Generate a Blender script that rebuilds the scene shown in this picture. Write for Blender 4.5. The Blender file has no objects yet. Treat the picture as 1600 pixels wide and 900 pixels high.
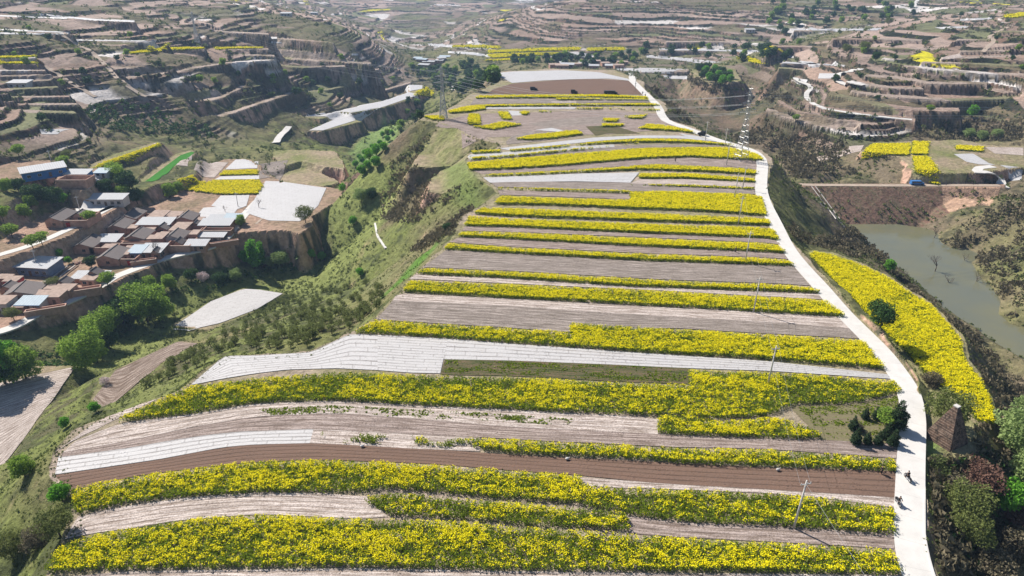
import bpy, math, random
import numpy as np
rng = np.random.default_rng(7)
random.seed(7)
scene = bpy.context.scene
C = scene.collection
# ------------------------------------------------------------------ camera, sky, sun, exposure
CAMH = 75.0
PITCH = math.radians(26.8)
FPX = 1067.0                      # focal length in pixels of the 1600 wide photograph
cam_d = bpy.data.cameras.new('camera'); cam_d.sensor_width = 36.0; cam_d.lens = 36.0*FPX/1600.0
cam_d.clip_start = 1.0; cam_d.clip_end = 30000.0
cam = bpy.data.objects.new('camera', cam_d); C.objects.link(cam)
cam.location = (0, 0, CAMH); cam.rotation_euler = (math.radians(90)-PITCH, 0, 0)
scene.camera = cam
SUN_EL = math.radians(44.0); SUN_AZ = math.radians(-50.0)      # azimuth from +Y, clockwise positive
sdir = (math.sin(SUN_AZ)*math.cos(SUN_EL), math.cos(SUN_AZ)*math.cos(SUN_EL), math.sin(SUN_EL))
world = bpy.data.worlds.new('World'); scene.world = world; world.use_nodes = True
nt = world.node_tree; nt.nodes.clear()
sky = nt.nodes.new('ShaderNodeTexSky'); sky.sky_type = 'NISHITA'; sky.sun_disc = False
sky.sun_elevation = SUN_EL; sky.sun_rotation = SUN_AZ; sky.altitude = 1500; sky.air_density = 1.2; sky.dust_density = 1.5
bg = nt.nodes.new('ShaderNodeBackground'); bg.inputs[1].default_value = 0.062
wo = nt.nodes.new('ShaderNodeOutputWorld')
nt.links.new(sky.outputs[0], bg.inputs[0]); nt.links.new(bg.outputs[0], wo.inputs[0])
from mathutils import Vector
sl = bpy.data.lights.new('sun', 'SUN'); sl.energy = 5.0; sl.angle = math.radians(0.5); sl.color = (1.0, 0.93, 0.83)
so = bpy.data.objects.new('sun', sl); C.objects.link(so)
so.rotation_euler = Vector(sdir).to_track_quat('Z', 'Y').to_euler()
scene.view_settings.view_transform = 'Standard'; scene.view_settings.look = 'None'
scene.view_settings.gamma = 1.0; scene.view_settings.exposure = 0.70
scene.render.engine = 'CYCLES'
try:
    scene.cycles.volume_bounces = 0; scene.cycles.max_bounces = 5; scene.cycles.transparent_max_bounces = 6
    scene.cycles.diffuse_bounces = 2; scene.cycles.volume_step_rate = 4
except Exception: pass

# ------------------------------------------------------------------ photograph measurements to world
FW = np.array([0, math.cos(PITCH), -math.sin(PITCH)]); RT = np.array([1.0, 0, 0]); UP = np.array([0, math.sin(PITCH), math.cos(PITCH)])
def rays(px, py):
    px = np.asarray(px, float); py = np.asarray(py, float)
    return FW[None]+RT[None]*((px-800)/FPX)[:, None]+UP[None]*((450-py)/FPX)[:, None]
def onz(pts, z):
    """surveyed pixels -> ground positions on the level z"""
    p = np.asarray(pts, float).reshape(-1, 2); r = rays(p[:, 0], p[:, 1]); t = (z-CAMH)/r[:, 2]
    return np.stack([r[:, 0]*t, r[:, 1]*t], 1)

# ------------------------------------------------------------------ noise
def _h(ix, iy, s):
    n = (ix.astype(np.int64)*374761393+iy.astype(np.int64)*668265263+s*1442695041) & 0x7fffffff
    n = ((n ^ (n >> 13))*1274126177) & 0x7fffffff
    return ((n ^ (n >> 16)) & 0xffff)/65535.0
def vn(x, y, s=0):
    x = np.asarray(x, float); y = np.asarray(y, float)
    ix = np.floor(x); iy = np.floor(y); fx = x-ix; fy = y-iy
    fx = fx*fx*(3-2*fx); fy = fy*fy*(3-2*fy)
    a = _h(ix, iy, s); b = _h(ix+1, iy, s); c = _h(ix, iy+1, s); d = _h(ix+1, iy+1, s)
    return (a*(1-fx)+b*fx)*(1-fy)+(c*(1-fx)+d*fx)*fy
def fbm(x, y, s=0, o=4):
    t = 0; a = 0.5; n = 0
    for k in range(o):
        t = t+a*vn(x*2**k+k*17.3, y*2**k-k*9.1, s+k); n += a; a *= 0.5
    return t/n*2-1            # -1..1
def sstep(a, b, x):
    t = np.clip((x-a)/(b-a), 0, 1); return t*t*(3-2*t)

# ------------------------------------------------------------------ terrain: smooth base through surveyed points (px, py, height, terracing, greenness)
CP = [
 # near left flank of the plateau
 (75,1100,-1,0,1),(0,900,-15,0,1),(0,760,-26,0,1),(-150,900,-30,0,1),(-200,700,-38,0,1),(60,640,-37,0,1),(150,600,-35,0,1),(250,560,-26,0,1),
 (200,520,-50,0,1),(130,560,-46,0,1),(0,600,-42,0,.8),(430,500,-31,0,.9),(330,520,-42,0,1),(350,470,-49,0,1),(430,440,-52,0,1),(560,500,-10,0,.8),(500,400,-50,0,1),(540,430,-42,0,1),
 (600,420,-34,0,1),(600,380,-55,0,1),(620,440,-12,0,.7),(640,400,-24,0,.7),(660,350,-33,0,.6),(700,330,-14,0,.8),(600,350,-57,0,1),(570,300,-59,0,.8),(620,320,-52,0,.3),
 (650,300,-38,0,.2),(700,270,-12,0,.6),(655,230,-25,0,.4),(625,250,-42,0,.4),(600,270,-61,0,1),(595,220,-61,0,1),(650,195,-60,0,1),(700,215,-6,0,.6),(640,180,-46,0,.4),(670,150,-60,0,.9),(700,140,-60,.2,.8),(735,125,-40,0,.3),
 # plateau itself
 (300,760,0,0,.4),(800,760,0,0,.4),(1300,760,0,0,.4),(800,500,0,0,.4),(1200,500,0,0,.4),(900,300,0,0,.4),(1100,300,0,0,.4),(850,200,0,0,.4),(980,200,0,0,.4),(900,135,0,0,.3),
 # village shelf and slopes above
 (80,470,-36,0,.5),(250,400,-36,0,.5),(360,350,-36,0,.5),(440,310,-36,0,.5),(480,245,-37,0,.6),(380,260,-35,0,.5),(100,370,-29,0,.6),(20,350,-22,0,.9),(20,430,-31,0,.5),(60,280,-21,0,.7),(120,290,-23,0,.6),(200,290,-29,0,.7),
 (200,235,-25,0,.5),(290,250,-32,0,.6),(20,230,-15,.4,.6),(-150,400,-15,.3,.7),(-200,550,-25,0,.8),
 # left hill
 (60,200,-12,1,.5),(180,180,-22,.3,.5),(250,200,-32,.2,.6),(330,215,-38,.3,.6),(400,190,-45,.5,.5),(480,180,-47,.4,.5),(540,165,-50,.4,.5),(440,220,-50,0,.8),(520,215,-58,0,.9),(560,200,-60,0,.9),
 (50,130,-4,1,.4),(50,60,11,1,.5),(50,10,19,1,.5),(-150,150,4,1,.5),(200,130,-10,1,.3),(180,80,1,1,.4),(180,30,11,1,.4),(300,150,-20,1,.3),(300,100,-9,1,.3),(300,50,2,1,.3),(300,15,8,1,.4),
 (400,150,-30,1,.3),(400,110,-21,1,.4),(400,70,-11,1,.4),(400,35,-2,1,.5),(480,120,-34,1,.4),(480,70,-16,1,.5),(520,50,-14,1,.5),(560,130,-48,1,.4),(580,95,-42,1,.4),(600,120,-56,.7,.6),(640,105,-61,.2,.7),
 # behind the left spur: the side valley and far slopes
 (420,10,2,1,.5),(640,78,-68,.3,.7),(600,45,-62,1,.5),(540,22,-66,1,.5),(480,3,-45,1,.5),(500,32,-5,1,.5),(540,48,-14,1,.5),(580,72,-30,1,.5),(612,90,-46,1,.5),(575,38,-76,1,.5),(610,62,-78,1,.6),(660,45,-80,.5,.6),(700,20,-76,.6,.5),(760,12,-75,1,.5),(620,5,-70,1,.5),(850,5,-85,.6,.5),(700,-10,-72,1,.4),(900,-12,-70,1,.4),
 # valley beyond the plateau
 (700,100,-57,.2,.7),(760,85,-50,.2,.5),(850,85,-46,.2,.4),(950,85,-44,.2,.4),(900,103,-42,.1,.6),(1010,100,-40,.5,.5),(1000,76,-42,.3,.5),
 # hill in the middle distance
 (720,62,-58,1,.4),(800,55,-46,1,.4),(760,30,-52,1,.4),(800,18,-30,1,.5),(900,65,-40,1,.3),(900,40,-28,1,.3),(900,10,-14,1,.3),(1000,60,-37,1,.3),(1000,30,-24,1,.3),(1000,5,-10,1,.3),(1100,60,-35,1,.4),(1100,30,-20,1,.4),(1100,5,-8,1,.4),
 (1200,60,-30,1,.6),(1200,25,-16,1,.5),(1300,25,-13,1,.6),(1400,10,-6,1,.5),(1300,45,-18,.8,.6),(1500,12,-2,1,.4),
 # right side: gulley beyond the road
 (1060,115,-36,.4,.5),(1140,110,-28,.4,.6),(1100,140,-46,0,.1),(1060,160,-44,0,.1),(1150,150,-48,0,.1),(1100,175,-46,0,.4),(1180,185,-45,0,.2),(1200,210,-42,0,.1),(1230,165,-32,.4,.3),(1240,235,-36,0,.2),
 (1260,285,-25,0,.3),(1300,255,-27,0,.2),(1340,240,-22,0,.2),(1400,245,-20,0,.3),(1450,262,-20,0,.2),(1500,250,-18,.3,.2),(1560,240,-17,.3,.2),(1560,280,-24,0,.2),(1700,260,-14,.5,.3),
 (1320,375,-32,0,.2),(1240,330,-24,0,.3),(1290,350,-31,0,.2),(1230,350,-10,0,.7),(1270,380,-7,0,.7),(1432,448,-30,0,.2),(1475,500,-29,0,.2),(1432,385,-40,0,.3),(1378,395,-28,0,.2),(1350,385,-27,0,.2),(1350,440,-6,0,.5),(1392,425,-20,0,.4),(1450,520,-5,0,.5),(1500,600,-6,0,.5),
 (1480,430,-40,0,.3),(1560,520,-38,0,.3),(1540,420,-30,0,.5),(1600,400,-22,0,.6),(1560,360,-22,0,.5),(1500,370,-31,0,.3),(1600,480,-28,0,.5),(1700,420,-12,0,.6),(1800,500,-14,0,.6),(1500,330,-28,0,.2),(1600,320,-17,0,.4),
 (1600,640,-32,0,.3),(1580,600,-33,0,.2),(1650,700,-34,0,.4),(1480,700,-2,0,.9),(1520,720,-10,0,.5),(1560,760,-22,0,.3),(1600,800,-30,0,.3),(1500,800,-8,0,.6),(1520,880,-14,0,.4),(1600,900,-28,0,.3),(1550,1000,-16,0,.4),(1750,800,-36,0,.4),
 # right hill
 (1210,190,-27,1,.15),(1260,180,-17,1,.15),(1300,200,-20,1,.15),(1350,205,-19,1,.1),(1450,205,-21,0,.2),(1560,205,-18,0,.4),(1300,160,-14,1,.2),(1400,180,-15,.9,.2),(1400,140,-6,1,.3),(1500,150,-9,1,.3),(1500,100,2,1,.3),(1580,150,-7,1,.3),(1580,90,5,1,.3),
 (1250,120,-15,.8,.4),(1300,105,-7,1,.4),(1350,90,-3,1,.4),(1420,70,1,1,.4),(1480,50,6,1,.3),(1560,40,11,1,.3),(1590,15,16,1,.3),(1260,75,-9,1,.5),(1330,60,0,1,.4),(1400,45,2,1,.4),(1500,30,8,1,.3),(1700,100,12,1,.3),(1700,40,22,1,.3),(1200,95,-22,.8,.5),(1150,85,-30,.8,.5),
]
cp = np.array(CP, float)
cpw = np.concatenate([onz(cp[i, :2], cp[i, 2]) for i in range(len(cp))])
ext = np.array([  # far surroundings in metres: x, y, z, terracing, greenness
 (-3000,200,60,1,.5),(3000,200,60,1,.5),(-2600,2000,70,1,.5),(2600,2000,60,1,.5),(-1500,3400,20,1,.4),(0,3800,10,1,.4),(1500,3600,40,1,.4),(-3500,5200,260,1,.4),(0,5600,260,1,.4),(3500,5200,280,1,.4),
 (-1300,900,40,1,.5),(-900,1600,0,1,.5),(1300,900,50,1,.4),(1100,1700,10,1,.4),(500,2200,-30,1,.4),(-500,2400,-70,1,.4),(100,2300,-75,1,.4),(-1000,200,20,.8,.6),(1000,200,20,.8,.5),(0,-50,-2,0,.5),(-300,0,-38,0,.8),(300,0,-38,0,.5)], float)
P = np.concatenate([cpw, ext[:, :2]]); V = np.concatenate([cp[:, 2:], ext[:, 2:]])
def wrp(p):      # compress distance so far points do not dominate
    r = np.hypot(p[:, 0], p[:, 1]); k = 260*np.log1p(r/260)/np.maximum(r, 1e-6); return p*k[:, None]
Pw = wrp(P)/100.0
def U(r2): return np.where(r2 > 1e-12, r2*np.log(np.maximum(r2, 1e-12)), 0)
n = len(Pw)
K = U(((Pw[:, None]-Pw[None])**2).sum(2))+np.eye(n)*0.012
Q = np.concatenate([np.ones((n, 1)), Pw], 1)
A = np.block([[K, Q], [Q.T, np.zeros((3, 3))]])
W = np.linalg.solve(A, np.concatenate([V, np.zeros((3, 3))]))
def tps(x, y):
    p = wrp(np.stack([x, y], 1))/100.0; out = np.empty((len(p), 3))
    for i in range(0, len(p), 40000):
        q = p[i:i+40000]
        r2 = (q[:, :1]-Pw[None, :, 0])**2+(q[:, 1:]-Pw[None, :, 1])**2
        out[i:i+40000] = (r2*np.log(r2+1e-12)).dot(W[:n])+W[n]+q.dot(W[n+1:])
    return out

def polydist(x, y, poly):
    """signed distance to polygon: negative inside"""
    d2 = np.full(x.shape, 1e18); ins = np.zeros(x.shape, bool); m = len(poly)
    for i in range(m):
        ax, ay = poly[i]; bx, by = poly[(i+1) % m]
        ex, ey = bx-ax, by-ay; L = ex*ex+ey*ey+1e-9
        t = np.clip(((x-ax)*ex+(y-ay)*ey)/L, 0, 1)
        d2 = np.minimum(d2, (x-ax-t*ex)**2+(y-ay-t*ey)**2)
        c = (ay > y) != (by > y)
        ins ^= c & (x < (bx-ax)*(y-ay)/(by-ay+1e-12)+ax)
    d = np.sqrt(d2); return np.where(ins, -d, d)

# ------------------------------------------------------------------ level shelves (outline in photograph pixels, height, side slope down, side slope up, wobble, colour class)
PLATEAU = [(20,1250),(60,1000),(72,900),(95,850),(108,800),(82,745),(78,706),(108,673),(150,655),(243,623),(296,599),(347,556),(487,549),(545,520),(588,496),(622,460),(658,416),(692,390),(726,336),(752,320),(778,302),(752,282),(732,266),(726,246),(735,238),(775,233),(780,226),(730,212),(712,200),(690,193),(655,187),(662,180),(698,172),(742,143),(782,128),(775,112),(860,107),(960,109),(992,122),
   (1006,128),(1008,140),(1022,152),(1040,163),(1044,172),(1036,183),(1056,190),(1080,197),(1102,208),(1126,218),(1158,226),(1190,234),(1204,246),(1206,260),(1201,272),(1200,300),(1214,335),(1234,372),(1262,402),(1300,446),(1345,494),(1396,550),(1432,600),(1444,640),(1446,700),(1446,745),(1446,800),(1448,850),(1460,900),(1490,960),(1560,1150),(900,1400)]
PADS = [
 ([(665,232),(722,218),(733,256),(690,261),(640,262)], -10, 1.5, .8, 1.2, 'bench'), ([(672,278),(700,262),(738,268),(765,300),(748,311),(700,304),(668,300)], -8, 1.7, .8, 1.2, 'bench'),
 (PLATEAU, 0, .8, 1.6, 1.2, 'plateau'),
 ([(1268,391),(1300,394),(1350,412),(1388,430),(1425,455),(1455,470),(1480,500),(1503,522),(1512,560),(1533,587),(1552,622),(1560,655),(1532,672),(1505,668),(1470,640),(1450,612),(1410,560),(1370,512),(1330,468),(1290,430),(1262,402)], -3.0, 1.0, 1.2, 1.0, 'bench'),
 ([(1448,640),(1470,625),(1520,660),(1530,700),(1500,720),(1450,715)], -1.2, 0.8, 1.0, .6, 'bench'),
 # village shelf
 ([(-80,545),(10,514),(50,503),(112,472),(160,451),(200,432),(262,406),(300,395),(347,382),(362,366),(395,362),(435,360),(468,364),(487,352),(490,338),(515,322),(548,306),(552,300),(515,292),(440,283),(415,270),(395,250),(350,248),(330,256),(310,290),(240,318),(195,330),(185,345),(140,372),(60,412),(-80,450)], -36, 4.0, 1.6, 1.0, 'village'),
 ([(-80,425),(0,407),(75,381),(110,367),(142,348),(188,323),(186,312),(140,310),(110,325),(70,335),(0,375),(-80,395)], -29, 3.0, 1.3, .8, 'village'),
 ([(-40,285),(45,280),(80,262),(78,250),(30,250),(-40,268)], -19, 2.0, 1.6, .8, 'village'),
 ([(85,297),(130,297),(150,285),(165,272),(150,262),(100,268),(86,280)], -22, 2.5, 1.6, .8, 'village'),
 ([(138,268),(250,228),(252,222),(236,224),(180,240),(142,256)], -26, 1.6, 1.4, .8, 'bench'),
 ([(220,290),(240,284),(306,240),(300,234),(275,240),(220,280)], -33, 1.0, 1.4, .6, 'bench'),
 # red-cliffed knoll beyond the village
 ([(425,236),(455,233),(520,236),(536,252),(540,268),(520,262),(455,262),(430,250)], -38, 4.0, 1.0, 1.2, 'bench'),
 ([(425,278),(470,262),(500,270),(530,285),(500,292),(450,288)], -41, 2.2, 1.2, 1.2, 'bench'),
 # pale fields along the left valley
 ([(472,182),(500,180),(560,165),(600,157),(640,143),(636,132),(663,133),(660,142),(640,155),(600,168),(540,178),(500,186)], -49, 1.8, 1.0, 1.0, 'bench'),
 ([(478,205),(530,182),(550,183),(565,190),(500,206)], -52, 2.5, 1.2, 1.0, 'bench'),
 # loose field at the near left and small one on the slope
 ([(-200,600),(0,572),(118,571),(80,625),(35,690),(0,745),(-200,800)], -37, .8, 1.0, .5, 'bench'),
 ([(268,508),(330,470),(380,450),(445,458),(400,485),(330,517)], -46, .8, 1.0, .5, 'bench'),
 ([(140,625),(160,585),(280,532),(312,536),(225,590),(165,645)], -31, .6, .8, .5, 'bench'),
 # right: benches behind the dam, cliffs of the right hill
 ([(1345,238),(1370,222),(1500,218),(1540,226),(1600,228),(1680,235),(1600,262),(1475,275),(1430,272),(1405,246)], -20, 2.2, .9, 1.5, 'bench'),
 ([(1080,112),(1110,98),(1150,108),(1160,125),(1130,135),(1090,126)], -30, 1.2, 1.0, 1.5, 'bench'),
 # the pond hollow, then the dam
 ([(1368,358),(1400,360),(1424,363),(1440,373),(1452,388),(1478,403),(1506,404),(1494,415),(1506,442),(1522,452),(1536,475),(1531,497),(1556,519),(1590,532),(1720,568),(1720,640),(1610,566),(1570,545),(1532,516),(1494,490),(1464,462),(1442,434),(1427,409),(1396,382)], -38.5, .5, .55, .8, 'mud'),
]
DAM = onz([(1238,291),(1400,292),(1570,293),(1570,287),(1400,286.5),(1238,286)], -24.5)
POND_Z = -36.0
# hand-surveyed hill terraces: (front edge in the photograph, tread width in metres)
TERR = [([(0,27),(57,27),(120,31),(212,35)],14),([(0,51),(60,51),(112,53)],14),([(95,65),(180,65),(262,67)],11),([(125,71),(235,72)],9),([(200,85),(250,81),(272,78),(320,78)],10),
 ([(175,107),(225,107),(272,104)],10),([(188,124),(240,118),(280,113),(300,108),(350,100),(400,96),(432,94)],10),([(195,134),(260,132),(300,126)],8),([(222,153),(275,153),(320,144),(347,141)],10),([(280,164),(305,162),(345,154),(382,136)],11),
 ([(315,189),(350,182),(400,165),(440,152),(472,141)],11),([(0,92),(57,91)],8),([(0,101),(57,101)],7),([(0,111),(72,111)],7),([(0,120),(82,118)],7),([(0,130),(82,126)],7),([(0,141),(92,137)],7),([(0,153),(112,152)],7),([(0,164),(122,164)],7),([(0,175),(118,177)],8),
 ([(440,114),(500,113),(540,106),(562,104)],11),([(450,124),(500,124),(560,114),(592,109)],10),([(405,149),(470,147),(520,140),(560,130),(582,121)],10),([(530,152),(600,142),(642,130)],10),
 ([(400,61),(460,63),(520,68)],14),([(430,79),(480,83),(540,87)],13),([(430,91),(500,96),(580,100)],11),([(400,101),(470,106),(540,104)],10),([(300,46),(360,51),(420,54)],13),([(338,78),(400,77),(420,78)],11),([(330,88),(400,87),(430,88)],10),
 ([(1240,49),(1300,48),(1372,48)],14),([(1205,73),(1260,74),(1312,78)],13),([(1350,119),(1400,122),(1450,131),(1542,132)],10),([(1330,129),(1360,134),(1400,139),(1442,139)],9),([(1410,104),(1460,109),(1530,115),(1600,118)],10),([(1440,98),(1520,100),(1600,104)],8),
 ([(1470,93),(1530,91),(1600,89)],12),([(1500,81),(1600,80)],11),([(1490,63),(1600,63)],12),([(1560,50),(1610,50)],12),([(1330,144),(1380,151),(1430,154),(1480,158),(1590,154)],10),([(1295,148),(1340,158),(1375,166),(1425,173),(1497,174)],12),
 ([(1255,156),(1262,162),(1290,172),(1350,180),(1430,190)],10),([(1215,158),(1245,176),(1300,189),(1345,197)],9),([(1198,172),(1240,188),(1290,199),(1335,205)],9),([(1220,99),(1270,101),(1322,106)],11),([(1216,107),(1260,110),(1320,112)],9),([(1300,62),(1380,62),(1440,64)],14),([(1330,75),(1400,77),(1480,78)],12),([(1380,92),(1430,96)],9),
 ([(1040,66),(1120,66),(1200,68)],16),([(1030,80),(1120,80),(1200,83)],14),([(1000,113),(1075,112)],14)]
def _tz(px, py):
    r = rays([px], [py])[0]; ts = np.exp(np.linspace(math.log(150), math.log(2500), 300)); zz = tps(r[0]*ts, r[1]*ts)[:, 0]
    b = CAMH+r[2]*ts < zz; return float(zz[b.argmax()])
for i, (pl, wd) in enumerate(TERR):
    pl = np.array(pl, float); md = pl[len(pl)//2] if len(pl) > 2 else pl.mean(0); z_ = _tz(*md); f = onz(pl, z_); r_ = np.hypot(*f.T)[:, None]
    PADS.append((None, z_, 2.2, 1.5, .9, 'terrace')); TERR[i] = np.concatenate([f, (f*(1+wd/r_))[::-1]])
padw = [(onz(p, z) if p is not None else TERR[i-(len(PADS)-len(TERR))], z, a, b, w, c) for i, (p, z, a, b, w, c) in enumerate(PADS)]
padw.append((DAM, -24.5, .66, 3.0, .3, 'dam'))
STEP = 3.1
def terrain(x, y):
    v = tps(x, y); z = v[:, 0]; t = np.clip(v[:, 1], 0, 1); g = np.clip(v[:, 2], 0, 1)
    r = np.hypot(x, y)
    amp = sstep(90, 400, r)
    z = z+fbm(x/90, y/90, 3, 4)*(3.8*amp)*(0.35+0.65*t)+fbm(x/28, y/28, 9, 3)*(1.6+1.2*amp)*(1-.65*t)
    rid = 1-np.abs(fbm(x/60, y/60, 21, 4))*2.2
    z = z-np.clip(rid, 0, 1)**2*4.5*amp*(1-0.6*t)
    cell = np.zeros_like(x)
    for k, (poly, pz, sd, su, wob, cl) in enumerate(padw):
        mg = 45
        lo = poly.min(0)-mg; hi = poly.max(0)+mg
        m = (x > lo[0]) & (x < hi[0]) & (y > lo[1]) & (y < hi[1])
        if not m.any(): continue
        xm = x[m]; ym = y[m]
        d0 = polydist(xm, ym, poly)
        d = np.maximum(d0, 0)
        if wob > .4: d = np.where(d0 < -1.0, 0, np.maximum(d0+wob*fbm(xm/7, ym/7, 40+k, 3)*(1.6 if sd > 2 else 1), 0))
        zm = z[m]
        if cl == 'terrace': zz0 = zm; near = sstep(26, 8, d0)
        if cl == 'mud': zz = np.minimum(zm, pz+su*d); zz = np.where(d <= 0, pz, zz)
        else: zz = np.clip(zm, pz-sd*d, pz+su*d)
        if cl == 'terrace': zz = zm+(zz-zm)*near
        z[m] = zz
        cell[m] = np.where(d <= 0.01, k+1, cell[m])
    free = cell == 0
    # hillside terraces: flat treads and steep banks following the contours
    wild = sstep(.10, -.08, fbm(x/110, y/70, 88, 3)+.35*fbm(x/30, y/30, 89, 2)-.30)      # 1 where worked, 0 where the slope is left wild
    t = t*(.25+.75*wild)
    zt = z+2.3*np.sin(z*.37+10*vn(x/220, y/220, 12))+fbm(x/45, y/45, 77, 2)*1.0
    q = zt/STEP; k = np.floor(q); f = q-k
    tr = (k+sstep(0.80, 1.0, f))*STEP+0.3*(f-.5)
    z2 = np.where(free, z+(tr-zt)*np.clip(t*1.4, 0, 1), z)
    nonT = free & (t < .6)
    z2 = z2+np.where(nonT, fbm(x/7, y/7, 5, 3)*.45*(1-t), 0)
    return z2, t, g, cell, k, f

NR, NA = 1700, 1300
R0, R1, AZ = 38.0, 6500.0, math.radians(56)
lr = np.linspace(math.log(R0), math.log(R1), NR); az = np.linspace(-AZ, AZ, NA)
RR, AA = np.meshgrid(np.exp(lr), az, indexing='ij')
TX = RR*np.sin(AA); TY = RR*np.cos(AA)
_z, _t, _g, _c, _k, _f = terrain(TX.ravel(), TY.ravel())
TZ = _z.reshape(NR, NA)
def H(x, y):
    x = np.asarray(x, float); y = np.asarray(y, float)
    r = np.hypot(x, y); a = np.arctan2(x, y)
    i = np.clip((np.log(np.maximum(r, 1))-lr[0])/(lr[1]-lr[0]), 0, NR-1.001); j = np.clip((a-az[0])/(az[1]-az[0]), 0, NA-1.001)
    i0 = i.astype(int); j0 = j.astype(int); fi = i-i0; fj = j-j0
    return (TZ[i0, j0]*(1-fi)+TZ[i0+1, j0]*fi)*(1-fj)+(TZ[i0, j0+1]*(1-fi)+TZ[i0+1, j0+1]*fi)*fj
def lookup(arr, x, y):
    r = np.hypot(x, y); a = np.arctan2(x, y)
    i = np.clip(np.rint((np.log(np.maximum(r, 1))-lr[0])/(lr[1]-lr[0])), 0, NR-1).astype(int); j = np.clip(np.rint((a-az[0])/(az[1]-az[0])), 0, NA-1).astype(int)
    return arr.reshape(NR, NA)[i, j]
def hit(pts):
    """where the sight line of each surveyed pixel meets the ground"""
    p = np.asarray(pts, float).reshape(-1, 2); r = rays(p[:, 0], p[:, 1])
    ts = np.exp(np.linspace(math.log(55), math.log(6000), 900))
    X = r[:, :1]*ts[None]; Y = r[:, 1:2]*ts[None]; Z = CAMH+r[:, 2:3]*ts[None]
    below = Z < H(X.ravel(), Y.ravel()).reshape(X.shape)
    idx = np.where(below.any(1), below.argmax(1), len(ts)-1); idx = np.maximum(idx, 1)
    t0 = ts[idx-1]; t1 = ts[idx]
    for _ in range(12):
        tm = (t0+t1)/2; b = CAMH+r[:, 2]*tm < H(r[:, 0]*tm, r[:, 1]*tm)
        t1 = np.where(b, tm, t1); t0 = np.where(b, t0, tm)
    return np.stack([r[:, 0]*t1, r[:, 1]*t1], 1)
# ------------------------------------------------------------------ mesh and material helpers
def tag(o, label=None, cat=None, group=None, kind=None):
    if label: o['label'] = label
    if cat: o['category'] = cat
    if group: o['group'] = group
    if kind: o['kind'] = kind
    return o
def npmesh(name, V, F, mats, midx=None, smooth=False, col=None, uv=None):
    V = np.asarray(V, np.float32); F = np.asarray(F, np.int32); me = bpy.data.meshes.new(name)
    m, k = F.shape
    me.vertices.add(len(V)); me.vertices.foreach_set('co', V.ravel())
    me.loops.add(m*k); me.loops.foreach_set('vertex_index', F.ravel())
    me.polygons.add(m); me.polygons.foreach_set('loop_start', np.arange(0, m*k, k, dtype=np.int32))
    if midx is not None: me.polygons.foreach_set('material_index', np.asarray(midx, np.int32))
    me.polygons.foreach_set('use_smooth', np.full(m, smooth))
    if col is not None:
        c = np.ones((len(V), 4), np.float32); c[:, :3] = col
        a = me.attributes.new('col', 'FLOAT_COLOR', 'POINT'); a.data.foreach_set('color', c.ravel())
    if uv is not None:
        u = me.uv_layers.new(name='UVMap'); u.data.foreach_set('uv', np.asarray(uv, np.float32)[F.ravel()].ravel())
    for x in (mats if isinstance(mats, (list, tuple)) else [mats]): me.materials.append(x)
    me.update(calc_edges=True); me.validate()
    return me
def link(name, me, parent=None, loc=None):
    o = bpy.data.objects.new(name, me); C.objects.link(o)
    if parent is not None: o.parent = parent
    if loc is not None: o.location = loc
    return o
def empty(name, loc, rz=0.0):
    o = bpy.data.objects.new(name, None); C.objects.link(o); o.location = loc; o.rotation_euler = (0, 0, rz); o.empty_display_size = .5; return o
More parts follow.
